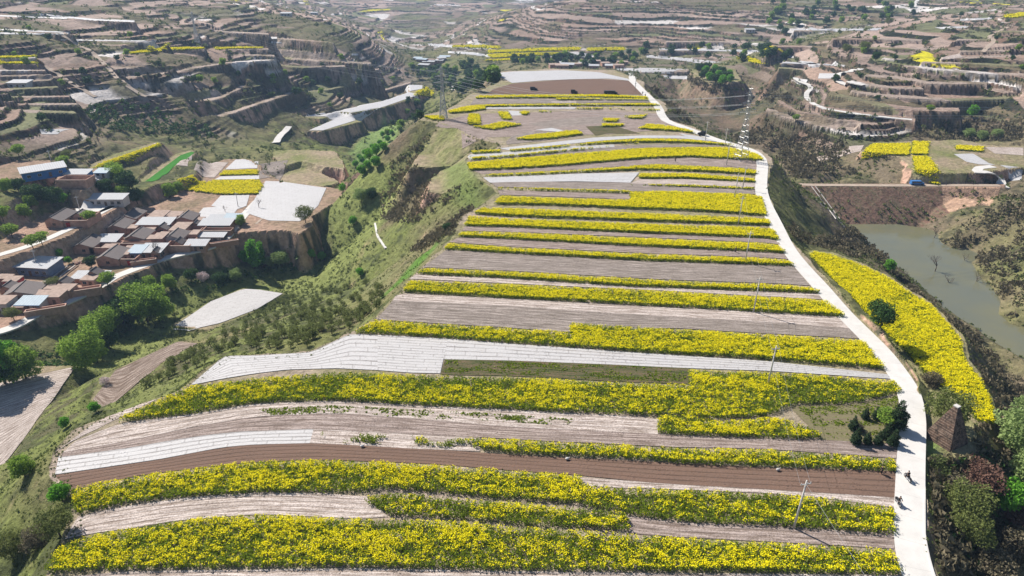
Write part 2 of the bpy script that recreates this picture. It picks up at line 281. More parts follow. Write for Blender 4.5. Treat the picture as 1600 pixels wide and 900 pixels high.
class NT:
    def __init__(s, name):
        s.m = bpy.data.materials.new(name); s.m.use_nodes = True; s.t = s.m.node_tree; s.t.nodes.clear()
        s.out = s.n('ShaderNodeOutputMaterial')
    def n(s, k, **kw):
        x = s.t.nodes.new(k)
        for a, b in kw.items(): setattr(x, a, b)
        return x
    def l(s, a, b): s.t.links.new(a, b)
    def val(s, sock, v):
        if hasattr(v, 'bl_idname') or hasattr(v, 'is_linked'): s.l(v, sock)
        else: sock.default_value = v
    def math(s, op, a, b=0.0, clamp=False):
        x = s.n('ShaderNodeMath', operation=op, use_clamp=clamp); s.val(x.inputs[0], a); s.val(x.inputs[1], b); return x.outputs[0]
    def noise(s, vec, scale, detail=3, rough=.6):
        x = s.n('ShaderNodeTexNoise'); x.inputs['Scale'].default_value = scale; x.inputs['Detail'].default_value = detail; x.inputs['Roughness'].default_value = rough
        if vec is not None: s.l(vec, x.inputs['Vector'])
        return x.outputs[0]
    def ramp(s, f, a, b, lo=0.0, hi=1.0):
        x = s.n('ShaderNodeMapRange'); x.inputs[1].default_value = a; x.inputs[2].default_value = b; x.inputs[3].default_value = lo; x.inputs[4].default_value = hi; s.l(f, x.inputs[0]); return x.outputs[0]
    def mix(s, f, a, b, mode='MIX'):
        x = s.n('ShaderNodeMix', data_type='RGBA', blend_type=mode)
        s.val(x.inputs[0], f)
        for sock, v in ((x.inputs[6], a), (x.inputs[7], b)):
            if isinstance(v, tuple): sock.default_value = (*v, 1)
            else: s.l(v, sock)
        return x.outputs[2]
    def bsdf(s, col, rough=.8, spec=.2, bump=None, bstr=.5, bdist=.1, trans=0.0, metal=0.0):
        p = s.n('ShaderNodeBsdfPrincipled'); s.val(p.inputs['Roughness'], rough); p.inputs['Specular IOR Level'].default_value = spec; p.inputs['Metallic'].default_value = metal
        if isinstance(col, tuple): p.inputs['Base Color'].default_value = (*col, 1)
        else: s.l(col, p.inputs['Base Color'])
        if bump is not None:
            b = s.n('ShaderNodeBump'); b.inputs['Strength'].default_value = bstr; b.inputs['Distance'].default_value = bdist; s.l(bump, b.inputs['Height']); s.l(b.outputs[0], p.inputs['Normal'])
        o = p.outputs[0]
        if trans:
            t = s.n('ShaderNodeBsdfTranslucent')
            if isinstance(col, tuple): t.inputs[0].default_value = (*col, 1)
            else: s.l(col, t.inputs[0])
            x = s.n('ShaderNodeMixShader'); x.inputs[0].default_value = trans; s.l(o, x.inputs[1]); s.l(t.outputs[0], x.inputs[2]); o = x.outputs[0]
        s.l(o, s.out.inputs[0]); return s.m
def geo(s): return s.n('ShaderNodeNewGeometry').outputs['Position']
def m_plain(name, col, rough=.8, var=.25, scale=1.0, spec=.2, trans=0.0, metal=0.0):
    s = NT(name); nz = s.noise(geo(s), scale, 4)
    c = s.mix(s.ramp(nz, .3, .7), tuple(v*(1-var) for v in col), tuple(min(v*(1+var), 1) for v in col))
    return s.bsdf(c, rough, spec, trans=trans, metal=metal)
M = {}
def leaf(name, a, b, trans=.35):
    """foliage: colour differs from clump to clump and leaf to leaf"""
    s = NT(name); g = s.n('ShaderNodeNewGeometry'); r = g.outputs['Random Per Island']
    nz = s.noise(g.outputs['Position'], .8, 2)
    f = s.math('ADD', s.math('MULTIPLY', r, .6), s.math('MULTIPLY', nz, .5))
    c = s.mix(s.ramp(f, .2, .9), a, b); M[name] = s.bsdf(c, .7, .15, trans=trans); return M[name]
leaf('petal', (.78, .68, .004), (.97, .88, .006), .25)
leaf('rape_green', (.11, .17, .012), (.32, .40, .03), .4)
leaf('willow', (.13, .23, .03), (.34, .48, .08), .45)
leaf('willow_pale', (.20, .28, .09), (.34, .44, .17), .4)
leaf('bright_leaf', (.10, .28, .02), (.22, .48, .06), .4)
leaf('dark_leaf', (.03, .075, .02), (.08, .15, .035), .25)
leaf('conifer', (.015, .035, .014), (.05, .085, .03), .15)
leaf('olive_leaf', (.11, .14, .035), (.22, .25, .08), .35)
leaf('scrub_green', (.065, .095, .028), (.19, .22, .075), .3)
leaf('scrub_brown', (.085, .08, .045), (.23, .195, .13), .25)
leaf('red_scrub', (.11, .06, .045), (.20, .115, .085), .2)
leaf('blossom', (.45, .36, .36), (.7, .6, .62), .3)
M['bark'] = m_plain('bark', (.09, .07, .05), .9, .35, 3)
M['dead'] = m_plain('dead_wood', (.16, .13, .11), .9, .3, 3)

# ------------------------------------------------------------------ terrain sheet
dzr = np.gradient(TZ, axis=0)/(np.gradient(RR, axis=0)); dza = np.gradient(TZ, axis=1)/(RR*(az[1]-az[0]))
slope = np.hypot(dzr, dza).ravel()
x = TX.ravel(); y = TY.ravel(); rr = RR.ravel()
n1 = fbm(x/14, y/14, 101, 4); n2 = fbm(x/3.0, y/3.0, 102, 3); n3 = fbm(x/50, y/50, 103, 3)
def mixc(a, b, t): t = np.clip(t, 0, 1)[:, None]; return a*(1-t)+b*t
c3 = lambda *a: np.array(a, float)[None]
GR, OL, DK = c3(.14, .16, .05), c3(.165, .135, .085), c3(.030, .036, .024)
TAN, RED, BRN = c3(.37, .28, .235), c3(.285, .185, .14), c3(.20, .16, .115)
col = mixc(np.repeat(OL, len(x), 0), GR, _g*1.3-.25+.6*n1)
col = mixc(col, BRN*.75, sstep(.35, -.1, _g+.4*n1)*.9)
col = mixc(col, RED*.9, sstep(.25, .7, n3+n2*.6)*.35)
col = mixc(col, DK, sstep(-.05, .45, n1*.7+n2*.8+n3*.3)*.6)
# hillside parcels on the terrace treads
cxi = np.floor((x+25*fbm(x/60, y/60, 61, 2))/75); cyi = np.floor((y+30*fbm(x/60, y/60, 62, 2))/110)
hsh = _h(cxi*7+_k*13, cyi*5+_k*3, 5); hs2 = _h(cxi*3+_k*29, cyi*11-_k*7, 8)
par = np.repeat(OL*1.05, len(x), 0)
for lo, hi, cc in ((0, .30, TAN*.95), (.30, .42, c3(.30, .215, .17)), (.44, .62, OL), (.62, .74, TAN*.75), (.74, .90, c3(.165, .17, .09)), (.90, .985, c3(.60, .56, .54)), (.985, 1.01, c3(.62, .56, .02))):
    m = (hsh >= lo) & (hsh < hi); par[m] = cc*(.85+.3*hs2[m][:, None])
par = mixc(par, DK*1.4, sstep(.1, .5, n1+n2*.7)*.35)
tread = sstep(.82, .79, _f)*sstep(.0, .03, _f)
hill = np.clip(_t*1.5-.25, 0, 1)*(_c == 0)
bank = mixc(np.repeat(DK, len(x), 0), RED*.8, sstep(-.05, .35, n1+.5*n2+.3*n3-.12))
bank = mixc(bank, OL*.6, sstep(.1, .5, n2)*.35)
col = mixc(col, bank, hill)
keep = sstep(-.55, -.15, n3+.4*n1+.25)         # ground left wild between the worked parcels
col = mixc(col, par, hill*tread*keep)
# bare cliffs
cl = sstep(.85, 1.5, slope)*np.clip(1-.75*hill, 0, 1)
cliffc = mixc(np.repeat(RED, len(x), 0), DK*1.2, sstep(.0, .4, n2*.8+n1*.5+.8*np.clip(_t, 0, 1))*.92)
streak = fbm(x/1.6, y/1.6, 203, 2); cliffc = cliffc*(1+.22*streak[:, None])
col = mixc(col, cliffc, cl)
# shelves
names = ['']+[p[5] for p in PADS]+['dam']
cls = np.array(names)[_c.astype(int)]
def put(nm, a, b, sc): 
    global col
    m = cls == nm; col[m] = mixc(np.repeat(a, m.sum(), 0), b, .5+sc*n1[m]+.4*n2[m])
pidx = np.clip(_c.astype(int), 0, len(names)-1); hp_ = _h(pidx*7, np.floor((x+12*fbm(x/30, y/30, 64, 2))/45), 3); m = cls == 'terrace'
tc_ = np.repeat(c3(.33, .265, .225), len(x), 0); tc_[hp_ < .35] = c3(.30, .22, .18); tc_[hp_ < .16] = c3(.20, .19, .11); tc_[hp_ > .88] = c3(.52, .48, .46)
col[m] = mixc(tc_[m], OL*.9, sstep(.0, .5, n1[m]+.5*n2[m])*.7)
put('plateau', c3(.33, .265, .22), c3(.22, .20, .11), .9); put('bench', c3(.29, .23, .16), c3(.17, .18, .07), .9)
put('village', c3(.36, .24, .185), c3(.20, .155, .10), .9); put('hill', c3(.34, .25, .18), c3(.2, .17, .09), .9)
MEADOW = [([(410,440),(470,425),(520,405),(505,365),(540,345),(600,345),(640,395),(622,412),(590,425),(560,436),(470,470),(420,452),(330,470),(250,530),(170,600),(110,650),(60,700),(30,760),(-20,760),(60,690),(130,600),(200,530),(260,490),(330,450)], -49, c3(.165, .19, .06)),
    ([(580,430),(560,440),(540,445),(470,440),(440,460),(500,470),(600,450)], -22, c3(.15, .155, .07))]
for pg, z_, cc in MEADOW:
    d_ = polydist(x, y, onz(pg, z_)); col = mixc(col, np.repeat(cc, len(x), 0)*(1+.25*n2[:, None]), sstep(6, -4, d_+7*n1)*.9*(_c == 0))
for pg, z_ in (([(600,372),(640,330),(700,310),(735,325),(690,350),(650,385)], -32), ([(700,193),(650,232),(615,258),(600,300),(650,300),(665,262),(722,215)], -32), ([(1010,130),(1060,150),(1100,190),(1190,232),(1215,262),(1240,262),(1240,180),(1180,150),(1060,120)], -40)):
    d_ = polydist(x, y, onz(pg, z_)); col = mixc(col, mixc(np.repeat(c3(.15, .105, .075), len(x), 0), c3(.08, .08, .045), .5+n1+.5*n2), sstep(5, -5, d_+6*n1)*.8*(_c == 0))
put('mud', c3(.25, .18, .12), c3(.2, .16, .1), .5); put('dam', c3(.3, .2, .15), c3(.2, .13, .1), .5)
# the dam's planted face and the pale slip beside it
dface = onz([(1262,292),(1470,292),(1500,300),(1480,352),(1330,352),(1300,340)], -28); dd = polydist(x, y, np.array([[onz([(1262,288)],-24.5)[0][0], onz([(1262,288)],-24.5)[0][1]],*onz([(1470,290)],-24.5),*onz([(1478,348)],-36),*onz([(1340,356)],-36)]))
m = dd < 2; rowz = (TZ.ravel()[m]*1.0) % 1.1
col[m] = mixc(np.repeat(c3(.17, .105, .08), m.sum(), 0), c3(.12, .13, .07), (rowz > .6)*.35+.5*n2[m])
slip = polydist(x, y, np.array([*onz([(1475,292)],-24.5), *onz([(1560,292)],-24.5), *onz([(1540,330)],-30), *onz([(1480,350)],-36)])); m = (slip < 1)
col[m] = mixc(np.repeat(c3(.40, .27, .19), m.sum(), 0), RED*.8, .2+.8*n2[m])
# bright grass and the lower stream bed
for pg, z_, cc in (([(604,452),(625,420),(650,395),(690,378),(660,410),(625,455)], -5, c3(.07, .17, .02)), ([(1446,690),(1462,690),(1470,760),(1455,760)], -.5, c3(.10, .22, .03)), ([(690,240),(750,300),(760,330),(730,340),(700,290)], -6, c3(.13, .17, .05)),
                   ([(545,225),(600,190),(640,200),(600,250),(560,262)], -60, c3(.15, .22, .07)), ([(560,270),(610,270),(610,300),(655,350),(600,345),(560,305)], -59, c3(.36, .28, .21))):
    d_ = polydist(x, y, onz(pg, z_)); col = mixc(col, np.repeat(cc, len(x), 0), sstep(3, -3, d_+4*n1)*.85)
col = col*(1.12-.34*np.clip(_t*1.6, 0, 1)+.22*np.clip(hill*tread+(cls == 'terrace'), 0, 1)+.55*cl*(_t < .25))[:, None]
V = np.stack([x, y, TZ.ravel()], 1)
ii = np.arange(NR*NA).reshape(NR, NA)
F = np.stack([ii[:-1, :-1], ii[:-1, 1:], ii[1:, 1:], ii[1:, :-1]], -1).reshape(-1, 4)[:, ::-1]
s = NT('ground'); at = s.n('ShaderNodeAttribute', attribute_name='col'); p = geo(s)
a = s.noise(p, .55, 6, .65); b = s.noise(p, 4.0, 4, .7)
f = s.math('ADD', s.ramp(a, .3, .7, .62, 1.38), s.ramp(b, .3, .7, -.22, .22))
cmb = s.n('ShaderNodeCombineColor'); [s.l(f, cmb.inputs[k]) for k in range(3)]
M['ground'] = s.bsdf(s.mix(1.0, at.outputs[0], cmb.outputs[0], 'MULTIPLY'), .95, .1, bump=s.math('ADD', a, s.math('MULTIPLY', b, .25)), bstr=.9, bdist=1.0)
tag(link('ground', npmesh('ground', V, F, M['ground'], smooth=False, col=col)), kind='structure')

# ------------------------------------------------------------------ banded sheets (fields, roads, crops)
def resample(pl, n):
    pl = np.asarray(pl, float); d = np.r_[0, np.cumsum(np.hypot(*np.diff(pl, axis=0).T))]; t = np.linspace(0, d[-1], n)
    return np.stack([np.interp(t, d, pl[:, 0]), np.interp(t, d, pl[:, 1])], 1)
def grid_from(top, bot, step):
    """top and bottom polylines (world) -> grid [v, u, 2]"""
    L = max(np.hypot(*np.diff(np.asarray(top), axis=0).T).sum(), np.hypot(*np.diff(np.asarray(bot), axis=0).T).sum())
    nu = max(3, int(L/step)+1); a = resample(top, nu); b = resample(bot, nu)
    wd = np.hypot(*(a-b).T).mean(); nv = max(3, int(wd/step)+1); v = np.linspace(0, 1, nv)[:, None, None]
    return b[None]*(1-v)+a[None]*v, L, wd
def gfaces(nv, nu):
    i = np.arange(nv*nu).reshape(nv, nu); return np.stack([i[:-1, :-1], i[:-1, 1:], i[1:, 1:], i[1:, :-1]], -1).reshape(-1, 4)
def w_of(pts, z):
    return hit(pts) if z is None else onz(pts, z)
def resamp_px(pl, n=24):
    return resample(pl, max(n, len(pl)))
def ground_z(X, Y, z): return H(X, Y)
SO = [0.03]
def sheet(name, top, bot, z, mat, step=2.0, off=None, kind='structure', **kw):
    G, L, wd = grid_from(w_of(resamp_px(top), z), w_of(resamp_px(bot), z), step)
    X = G[..., 0]; Y = G[..., 1]; dist = np.hypot(X, Y).mean()
    SO[0] += .0037
    o_ = off if off is not None else (SO[0] % .12)+.02+dist*.0002
    Z = H(X.ravel(), Y.ravel()).reshape(X.shape)+o_
    nv, nu = X.shape
    du = np.hypot(np.diff(X, axis=1), np.diff(Y, axis=1)).mean(0); uu = np.r_[0, np.cumsum(du)]
    uv = np.stack([np.broadcast_to(uu[None], X.shape), np.broadcast_to(np.linspace(0, wd, nv)[:, None], X.shape)], -1).reshape(-1, 2)
    o = link(name, npmesh(name, np.stack([X, Y, Z], -1).reshape(-1, 3), gfaces(nv, nu), M[mat], smooth=True, uv=uv))
    return tag(o, kind=kind, **kw)
def field_mat(name, base, row, period, contrast, blotch, bl=.5, white=0.0):
    """worked soil or plastic film laid in rows: u runs along the rows, v across"""
    s = NT(name); uvn = s.n('ShaderNodeUVMap'); sp = s.n('ShaderNodeSeparateXYZ'); s.l(uvn.outputs[0], sp.inputs[0])
    st = s.n('ShaderNodeMapping'); st.inputs['Scale'].default_value = (.05, .9, 1); s.l(uvn.outputs[0], st.inputs[0])
    along = s.noise(st.outputs[0], 1.3, 4, .7); fine = s.noise(geo(s), 2.2, 4, .75); big = s.noise(geo(s), .12, 3, .6)
    v = s.math('ADD', sp.outputs[1], s.math('MULTIPLY', fine, .25))
    fr = s.math('FRACT', s.math('DIVIDE', v, period)); tri = s.math('ABSOLUTE', s.math('SUBTRACT', fr, .5))
    line = s.ramp(tri, .5-contrast, .5)                                   # 1 in the furrow
    brk = s.ramp(s.noise(st.outputs[0], 3.0, 3, .6), .35, .6)
    st2 = s.n('ShaderNodeMapping'); st2.inputs['Scale'].default_value = (.22, 3.2, 1); s.l(uvn.outputs[0], st2.inputs[0])
    streak = s.noise(st2.outputs[0], 1.0, 5, .75); rag = s.noise(geo(s), 5.0, 3, .8)
    dark = tuple(q*(.62 if white else .5) for q in blotch); pale_streak = tuple(min(q*(1.06 if white else 1.32), .85) for q in base)
    c = s.mix(s.ramp(s.math('ADD', streak, s.math('MULTIPLY', s.math('SUBTRACT', rag, .5), .6)), .41, .59), blotch, pale_streak)  # paler streaks are the field's own colour, over the blotch tone
    c = s.mix(s.math('MULTIPLY', s.ramp(along, .46, .64), bl), c, tuple(q*.85 for q in blotch) if not white else base)
    if white: c = s.mix(s.ramp(streak, .30, .42, 0, 1), blotch, base)
    c = s.mix(s.math('MULTIPLY', line, s.math('MULTIPLY', brk, .85)), c, row)
    c = s.mix(s.math('MULTIPLY', s.ramp(s.math('ADD', s.noise(geo(s), 3.3, 2, .5), s.math('MULTIPLY', big, .35)), .82, .88), .55), c, tuple(q*.5 for q in dark))
    if white:
        fu = s.math('FRACT', s.math('ADD', s.math('DIVIDE', sp.outputs[0], 6.5), s.math('MULTIPLY', s.math('FLOOR', s.math('DIVIDE', sp.outputs[1], period)), .37)))
        c = s.mix(s.math('MULTIPLY', s.math('LESS_THAN', fu, .04), .3), c, row)
    M[name] = s.bsdf(c, .55 if white else .9, .3 if white else .1, bump=s.math('ADD', s.math('MULTIPLY', line, -.4), fine), bstr=.6, bdist=.25)
field_mat('film', (.46, .45, .455), (.09, .07, .06), 1.0, .2, (.34, .31, .295), .4, 1)
field_mat('film_clean', (.47, .465, .475), (.16, .135, .125), 1.3, .16, (.40, .38, .38), .35, 1)
field_mat('light', (.48, .425, .40), (.15, .115, .095), 1.2, .2, (.25, .20, .17), .6)
field_mat('tan', (.32, .265, .245), (.12, .088, .072), 1.1, .22, (.175, .135, .115), .7)
field_mat('grey', (.29, .25, .23), (.12, .095, .08), 1.0, .22, (.16, .135, .115), .7)
field_mat('brown', (.135, .085, .064), (.07, .046, .035), 1.0, .22, (.165, .11, .085), .7)
field_mat('dry', (.13, .088, .06), (.075, .055, .035), 1.4, .01, (.055, .075, .025), 1.0)
field_mat('green', (.03, .15, .012), (.02, .09, .01), .8, .2, (.04, .17, .02), .5)
field_mat('grass', (.11, .115, .045), (.07, .08, .03), 1.4, .01, (.20, .165, .11), 1.0)
field_mat('rubble', (.33, .27, .235), (.12, .08, .06), 1.6, .3, (.14, .10, .075), .9)
s = NT('concrete'); nz = s.noise(geo(s), .35, 5, .7); uvn = s.n('ShaderNodeUVMap'); sp = s.n('ShaderNodeSeparateXYZ'); s.l(uvn.outputs[0], sp.inputs[0])
fr = s.math('FRACT', s.math('DIVIDE', sp.outputs[0], 5.0)); jt = s.math('LESS_THAN', fr, .012)
c = s.mix(s.ramp(nz, .3, .7), (.50, .485, .465), (.60, .585, .565)); c = s.mix(s.math('MULTIPLY', jt, .5), c, (.3, .28, .27)); M['concrete'] = s.bsdf(c, .8, .2)
s = NT('dirt_track'); nz = s.noise(geo(s), .5, 5, .7); M['track'] = s.bsdf(s.mix(s.ramp(nz, .3, .7), (.30, .235, .185), (.42, .35, .29)), .9, .1)
s = NT('water'); g = s.n('ShaderNodeBsdfPrincipled'); nz = s.noise(geo(s), .05, 3); s.l(s.mix(s.ramp(nz, .35, .65), (.13, .135, .095), (.155, .15, .085)), g.inputs['Base Color']); g.inputs['Roughness'].default_value = .08; g.inputs['Specular IOR Level'].default_value = .5
b = s.n('ShaderNodeBump'); b.inputs['Strength'].default_value = .12; b.inputs['Distance'].default_value = .1; s.l(s.noise(geo(s), 1.2, 3), b.inputs['Height']); s.l(b.outputs[0], g.inputs['Normal']); s.l(g.outputs[0], s.out.inputs[0]); M['water'] = s.m

def ribbon(name, pl, z, width, mat, off=.12, step=2.0, kerb=False, thick=0.0):
    w = w_of(resample(pl, 80), z); 
    for _ in range(2): w[1:-1] = (w[:-2]+2*w[1:-1]+w[2:])/4
    L = np.hypot(*np.diff(w, axis=0).T).sum(); n_ = max(4, int(L/step)); w = resample(w, n_)
    t = np.gradient(w, axis=0); t /= np.hypot(t[:, 0], t[:, 1])[:, None]+1e-9; nrm = np.stack([-t[:, 1], t[:, 0]], 1)
    sidev = np.linspace(-.5, .5, 5)*width
    zc = H(w[:, 0], w[:, 1])
    G = w[None]+nrm[None]*sidev[:, None, None]
    Z = np.stack([H(G[i, :, 0], G[i, :, 1]) for i in range(5)]); 
    Z = np.maximum(Z.max(0), 0*zc+Z.max(0)); 
    for _ in range(3): Z[1:-1] = (Z[:-2]+Z[1:-1]*2+Z[2:])/4
    Z = np.broadcast_to(Z[None], (5, len(w)))+off
    Z = np.concatenate([Z[:1]-off-thick-.4, Z, Z[-1:]-off-thick-.4]); G = np.concatenate([G[:1], G, G[-1:]])
    uu = np.linspace(0, L, n_); uv = np.stack([np.broadcast_to(uu[None], Z.shape), np.broadcast_to(np.arange(7)[:, None]*1.0, Z.shape)], -1).reshape(-1, 2)
    V = np.concatenate([G, Z[..., None]], -1).reshape(-1, 3)
    return tag(link(name, npmesh(name, V, gfaces(7, n_)[:, ::-1], M[mat], uv=uv)), kind='structure')

def scatter_cells(G, dens, rg):
    a = G[:-1, :-1].reshape(-1, 2); b = G[:-1, 1:].reshape(-1, 2); c = G[1:, 1:].reshape(-1, 2); d = G[1:, :-1].reshape(-1, 2)
    ar = .5*np.abs((c[:, 0]-a[:, 0])*(d[:, 1]-b[:, 1])-(c[:, 1]-a[:, 1])*(d[:, 0]-b[:, 0]))
    N = int(ar.sum()*dens); 
    if N < 1: return np.zeros((0, 2)), ar.sum()
    k = rg.choice(len(ar), N, p=ar/ar.sum()); u = rg.random((N, 1)); v = rg.random((N, 1))
    return (a[k]*(1-u)+b[k]*u)*(1-v)+(d[k]*(1-u)+c[k]*u)*v, ar.sum()
def tris(cen, size, tilt, rg, flat=True):
    """random triangles around centres; tilt 0 = lying, 1 = upright"""
    N = len(cen); a0 = rg.random(N)*2*np.pi
    nx = rg.normal(size=(N, 3)); nx[:, 2] = np.abs(nx[:, 2])*(1-tilt)*2.2+.05; nx /= np.linalg.norm(nx, axis=1)[:, None]
    t1 = np.cross(nx, np.array([[.31, .77, .55]])); t1 /= np.linalg.norm(t1, axis=1)[:, None]; t2 = np.cross(nx, t1)
    out = []
    for k in range(3):
        an = a0+k*2.094+rg.normal(size=N)*.25; out.append(cen+(t1*np.cos(an)[:, None]+t2*np.sin(an)[:, None])*np.asarray(size).reshape(-1, 1))
    return np.stack(out, 1)
RAPE = []
def rape(top, bot, z, label, bloom=.8, hgt=1.15, gap=0.0, seed=None, group='strips of rapeseed in bloom'):
    rg = np.random.default_rng(len(RAPE)+100)
    wt = resamp_px(top); wt = onz(wt, z+hgt*.92) if z is not None else hit(wt)
    G, L, wd = grid_from(wt, w_of(resamp_px(bot), z), 2.0)
    dist = np.hypot(G[..., 0], G[..., 1]).mean()
    sp = max(.255, .0016*dist); k = (sp/.30)**.9*(1+max(0, dist-150)/900)
    pts, area = scatter_cells(G, 1/sp**2, rg)
    pts = pts+rg.normal(size=pts.shape)*.06
    if gap: 
        q = fbm(pts[:, 0]/4, pts[:, 1]/1.6, 31, 3); pts = pts[q > -1+gap*1.6]
    hz = H(pts[:, 0], pts[:, 1]); nn = fbm(pts[:, 0]/1.7, pts[:, 1]/1.1, 33, 3); n5 = fbm(pts[:, 0]/9, pts[:, 1]/3, 35, 3)
    hh = hgt*(1+(.22*nn+.10*n5)*min(1, 140/dist)); N = len(pts)
    P3 = np.stack([pts[:, 0], pts[:, 1], hz], 1)
    isy = rg.random(N) < np.clip(bloom-.34*max(0, 1-(dist-95)/70)+max(0, (dist-110)/900)+(.5*n5+.75*nn)*min(1, 140/dist), .04, 1)
    T = []; Mi = []
    for j in range(7):                         # flower heads
        m = isy; c = P3[m]+np.stack([rg.normal(size=m.sum())*.2*k, rg.normal(size=m.sum())*.14*k, hh[m]*(1-.035*j-.10*rg.random(m.sum()))], 1)
        T.append(tris(c, (.085+.06*rg.random(m.sum()))*k, .15, rg)); Mi.append(np.zeros(m.sum()))
    for j in range(4):                         # stems and leaves below
        c = P3+np.stack([rg.normal(size=N)*.2*k, rg.normal(size=N)*.14*k, hh*(.2+.2*j+.08*rg.random(N))*np.where(isy, .78, 1)], 1)
        T.append(tris(c, (.15+.09*rg.random(N))*k**.8, .75, rg)); Mi.append(np.ones(N))
    T = np.concatenate(T); Mi = np.concatenate(Mi); V = T.reshape(-1, 3); F = np.arange(len(V)).reshape(-1, 3)
    o = link('rapeseed_strip', npmesh('rapeseed_strip', V, F, [M['petal'], M['rape_green']], midx=Mi))
    RAPE.append((o, area)); return tag(o, label, 'crop strip', group)
# ------------------------------------------------------------------ fields on the plateau (outlines read from the photograph)
# the road along the plateau
ROAD = [(986,125),(990,127),(997,131),(997,138),(1005,146),(1017,156),(1029,163),(1036,170),(1035,177),(1027,184),(1034,189),(1052,194),(1073,199.5),(1093,209),(1115,218),(1147,227),(1180,236),(1193,245),(1196,254),(1191,268),(1187,280),(1187,295),(1191,312),(1203,333),(1212,350),(1222,375),(1238,400),(1262,427),(1284,450),(1308,480),(1327,500),(1355,527),(1379,552),(1397,575),(1414,600),(1424,625),(1427,650),(1426,675),(1424,700),(1422,750),(1421,800),(1420,837),(1425,870),(1433,900),(1446,935),(1480,1000)]
ribbon('road', ROAD, 0, 4.1, 'concrete', off=.16)
ribbon('roadside_channel', [(1445,742),(1444,790),(1444,840),(1450,870),(1460,905),(1475,940)], 0, .22, 'concrete', off=.3)
def S(mat, top, bot, z=0, step=2.0, **kw): return sheet('field', top, bot, z, mat, step, **kw)
S('light', [(60,905),(200,893),(400,890),(560,888),(800,893),(1010,896),(1200,897),(1406,899)], [(20,960),(400,940),(800,940),(1420,950)])
S('light', [(103,841),(120,806),(212,789),(300,777),(400,770),(500,771),(572,776)], [(101,843),(150,833),(212,825),(275,814),(400,804),(500,808),(560,811),(606,808)])
S('light', [(905,747),(1025,754),(1200,763),(1397,775)], [(908,760),(975,763),(1050,765),(1200,771),(1300,780),(1397,794)])
S('tan', [(978,806),(1100,818),(1200,821),(1397,835)], [(984,834),(1050,839),(1200,847),(1397,858)])
S('brown', [(86,743),(250,719),(350,699),(400,695),(488,693),(550,696),(700,704),(800,711),(1075,725),(1200,731),(1375,736),(1402,737)], [(108,768),(200,746),(275,736),(400,722),(500,719),(600,722),(700,727),(800,736),(907,743),(1025,756),(1200,765),(1400,778)])
S('film', [(92,714),(200,701),(300,683),(375,675),(430,672),(492,671)], [(86,742),(250,718),(350,699),(400,695),(485,693)])
S('light', [(490,671),(575,674),(700,680),(750,683)], [(484,693),(550,696),(650,702),(750,706)])
S('light', [(118,690),(185,662),(287,650),(400,631),(525,627),(650,634),(800,641),(975,650),(1030,656)], [(98,708),(200,690),(300,668),(400,651),(525,646),(650,655),(800,668),(950,675),(1028,680)])
S('tan', [(98,708),(200,690),(300,668),(400,651),(525,646),(650,655),(800,668),(950,675),(1028,679),(1200,686),(1283,687),(1404,695)], [(94,715),(200,701),(300,683),(375,675),(490,671),(575,675),(750,684),(900,692),(1050,699),(1200,702),(1400,717)])
S('grass', [(1232,634),(1325,633),(1410,618)], [(1283,688),(1330,690),(1408,694)])
S('film', [(300,600),(350,557),(400,556),(487,551),(547,522),(590,524)], [(300,602),(350,592),(400,584),(450,578),(525,576),(590,579)])
S('film', [(590,524),(650,527),(700,530)], [(590,579),(640,583),(688,584)])
S('film', [(700,530),(800,538),(1000,552),(1200,565),(1390,586)], [(693,562),(800,564),(1075,576),(1200,580),(1398,593)])
S('dry', [(695,562),(800,564),(950,570),(1077,576)], [(688,586),(800,588),(950,596),(1077,601)])
S('light', [(620,459),(800,468),(1050,482),(1200,489),(1327,497)], [(614,470),(800,479),(975,491),(1200,504),(1343,515)])
S('grey', [(614,470),(800,479),(975,491),(1200,504),(1343,515)], [(588,500),(700,507),(800,513),(890,520),(1050,513),(1200,522),(1352,530)])
S('light', [(650,430),(800,436),(1000,449),(1200,457),(1283,459)], [(640,436),(800,444),(1000,453),(1200,464),(1295,469)])
S('grey', [(697,391),(800,397),(1000,409),(1200,415),(1240,417)], [(662,418),(800,424),(1050,438),(1200,443),(1266,447)])
S('tan', [(718,371),(800,375),(1000,386),(1200,395),(1227,397)], [(702,379),(800,386),(1000,396),(1200,403),(1233,406)])
S('tan', [(727,354),(800,356),(1000,366),(1200,374),(1216,377)], [(722,361),(800,363),(1000,371),(1200,380),(1219,383)])
S('tan', [(777,297),(850,300),(985,304)], [(781,305),(850,307),(985,312)])
S('grey', [(765,285),(800,284),(985,286),(1177,291)], [(776,293),(800,293),(985,299),(1180,304)])
S('film_clean', [(755,278),(800,276),(900,272),(999,270)], [(765,286),(800,285),(900,284),(985,286)])
S('light', [(999,281),(1075,281),(1180,286)], [(985,287),(1075,289),(1180,293)])
S('tan', [(737,266),(800,264),(900,258),(1000,249),(1075,246),(1192,252)], [(753,272),(800,270),(900,265),(1025,256),(1175,263),(1186,266)])
S('grey', [(733,250),(800,242),(900,232),(1000,226),(1130,226)], [(731,253),(800,247),(925,237),(1000,231),(1130,229)])
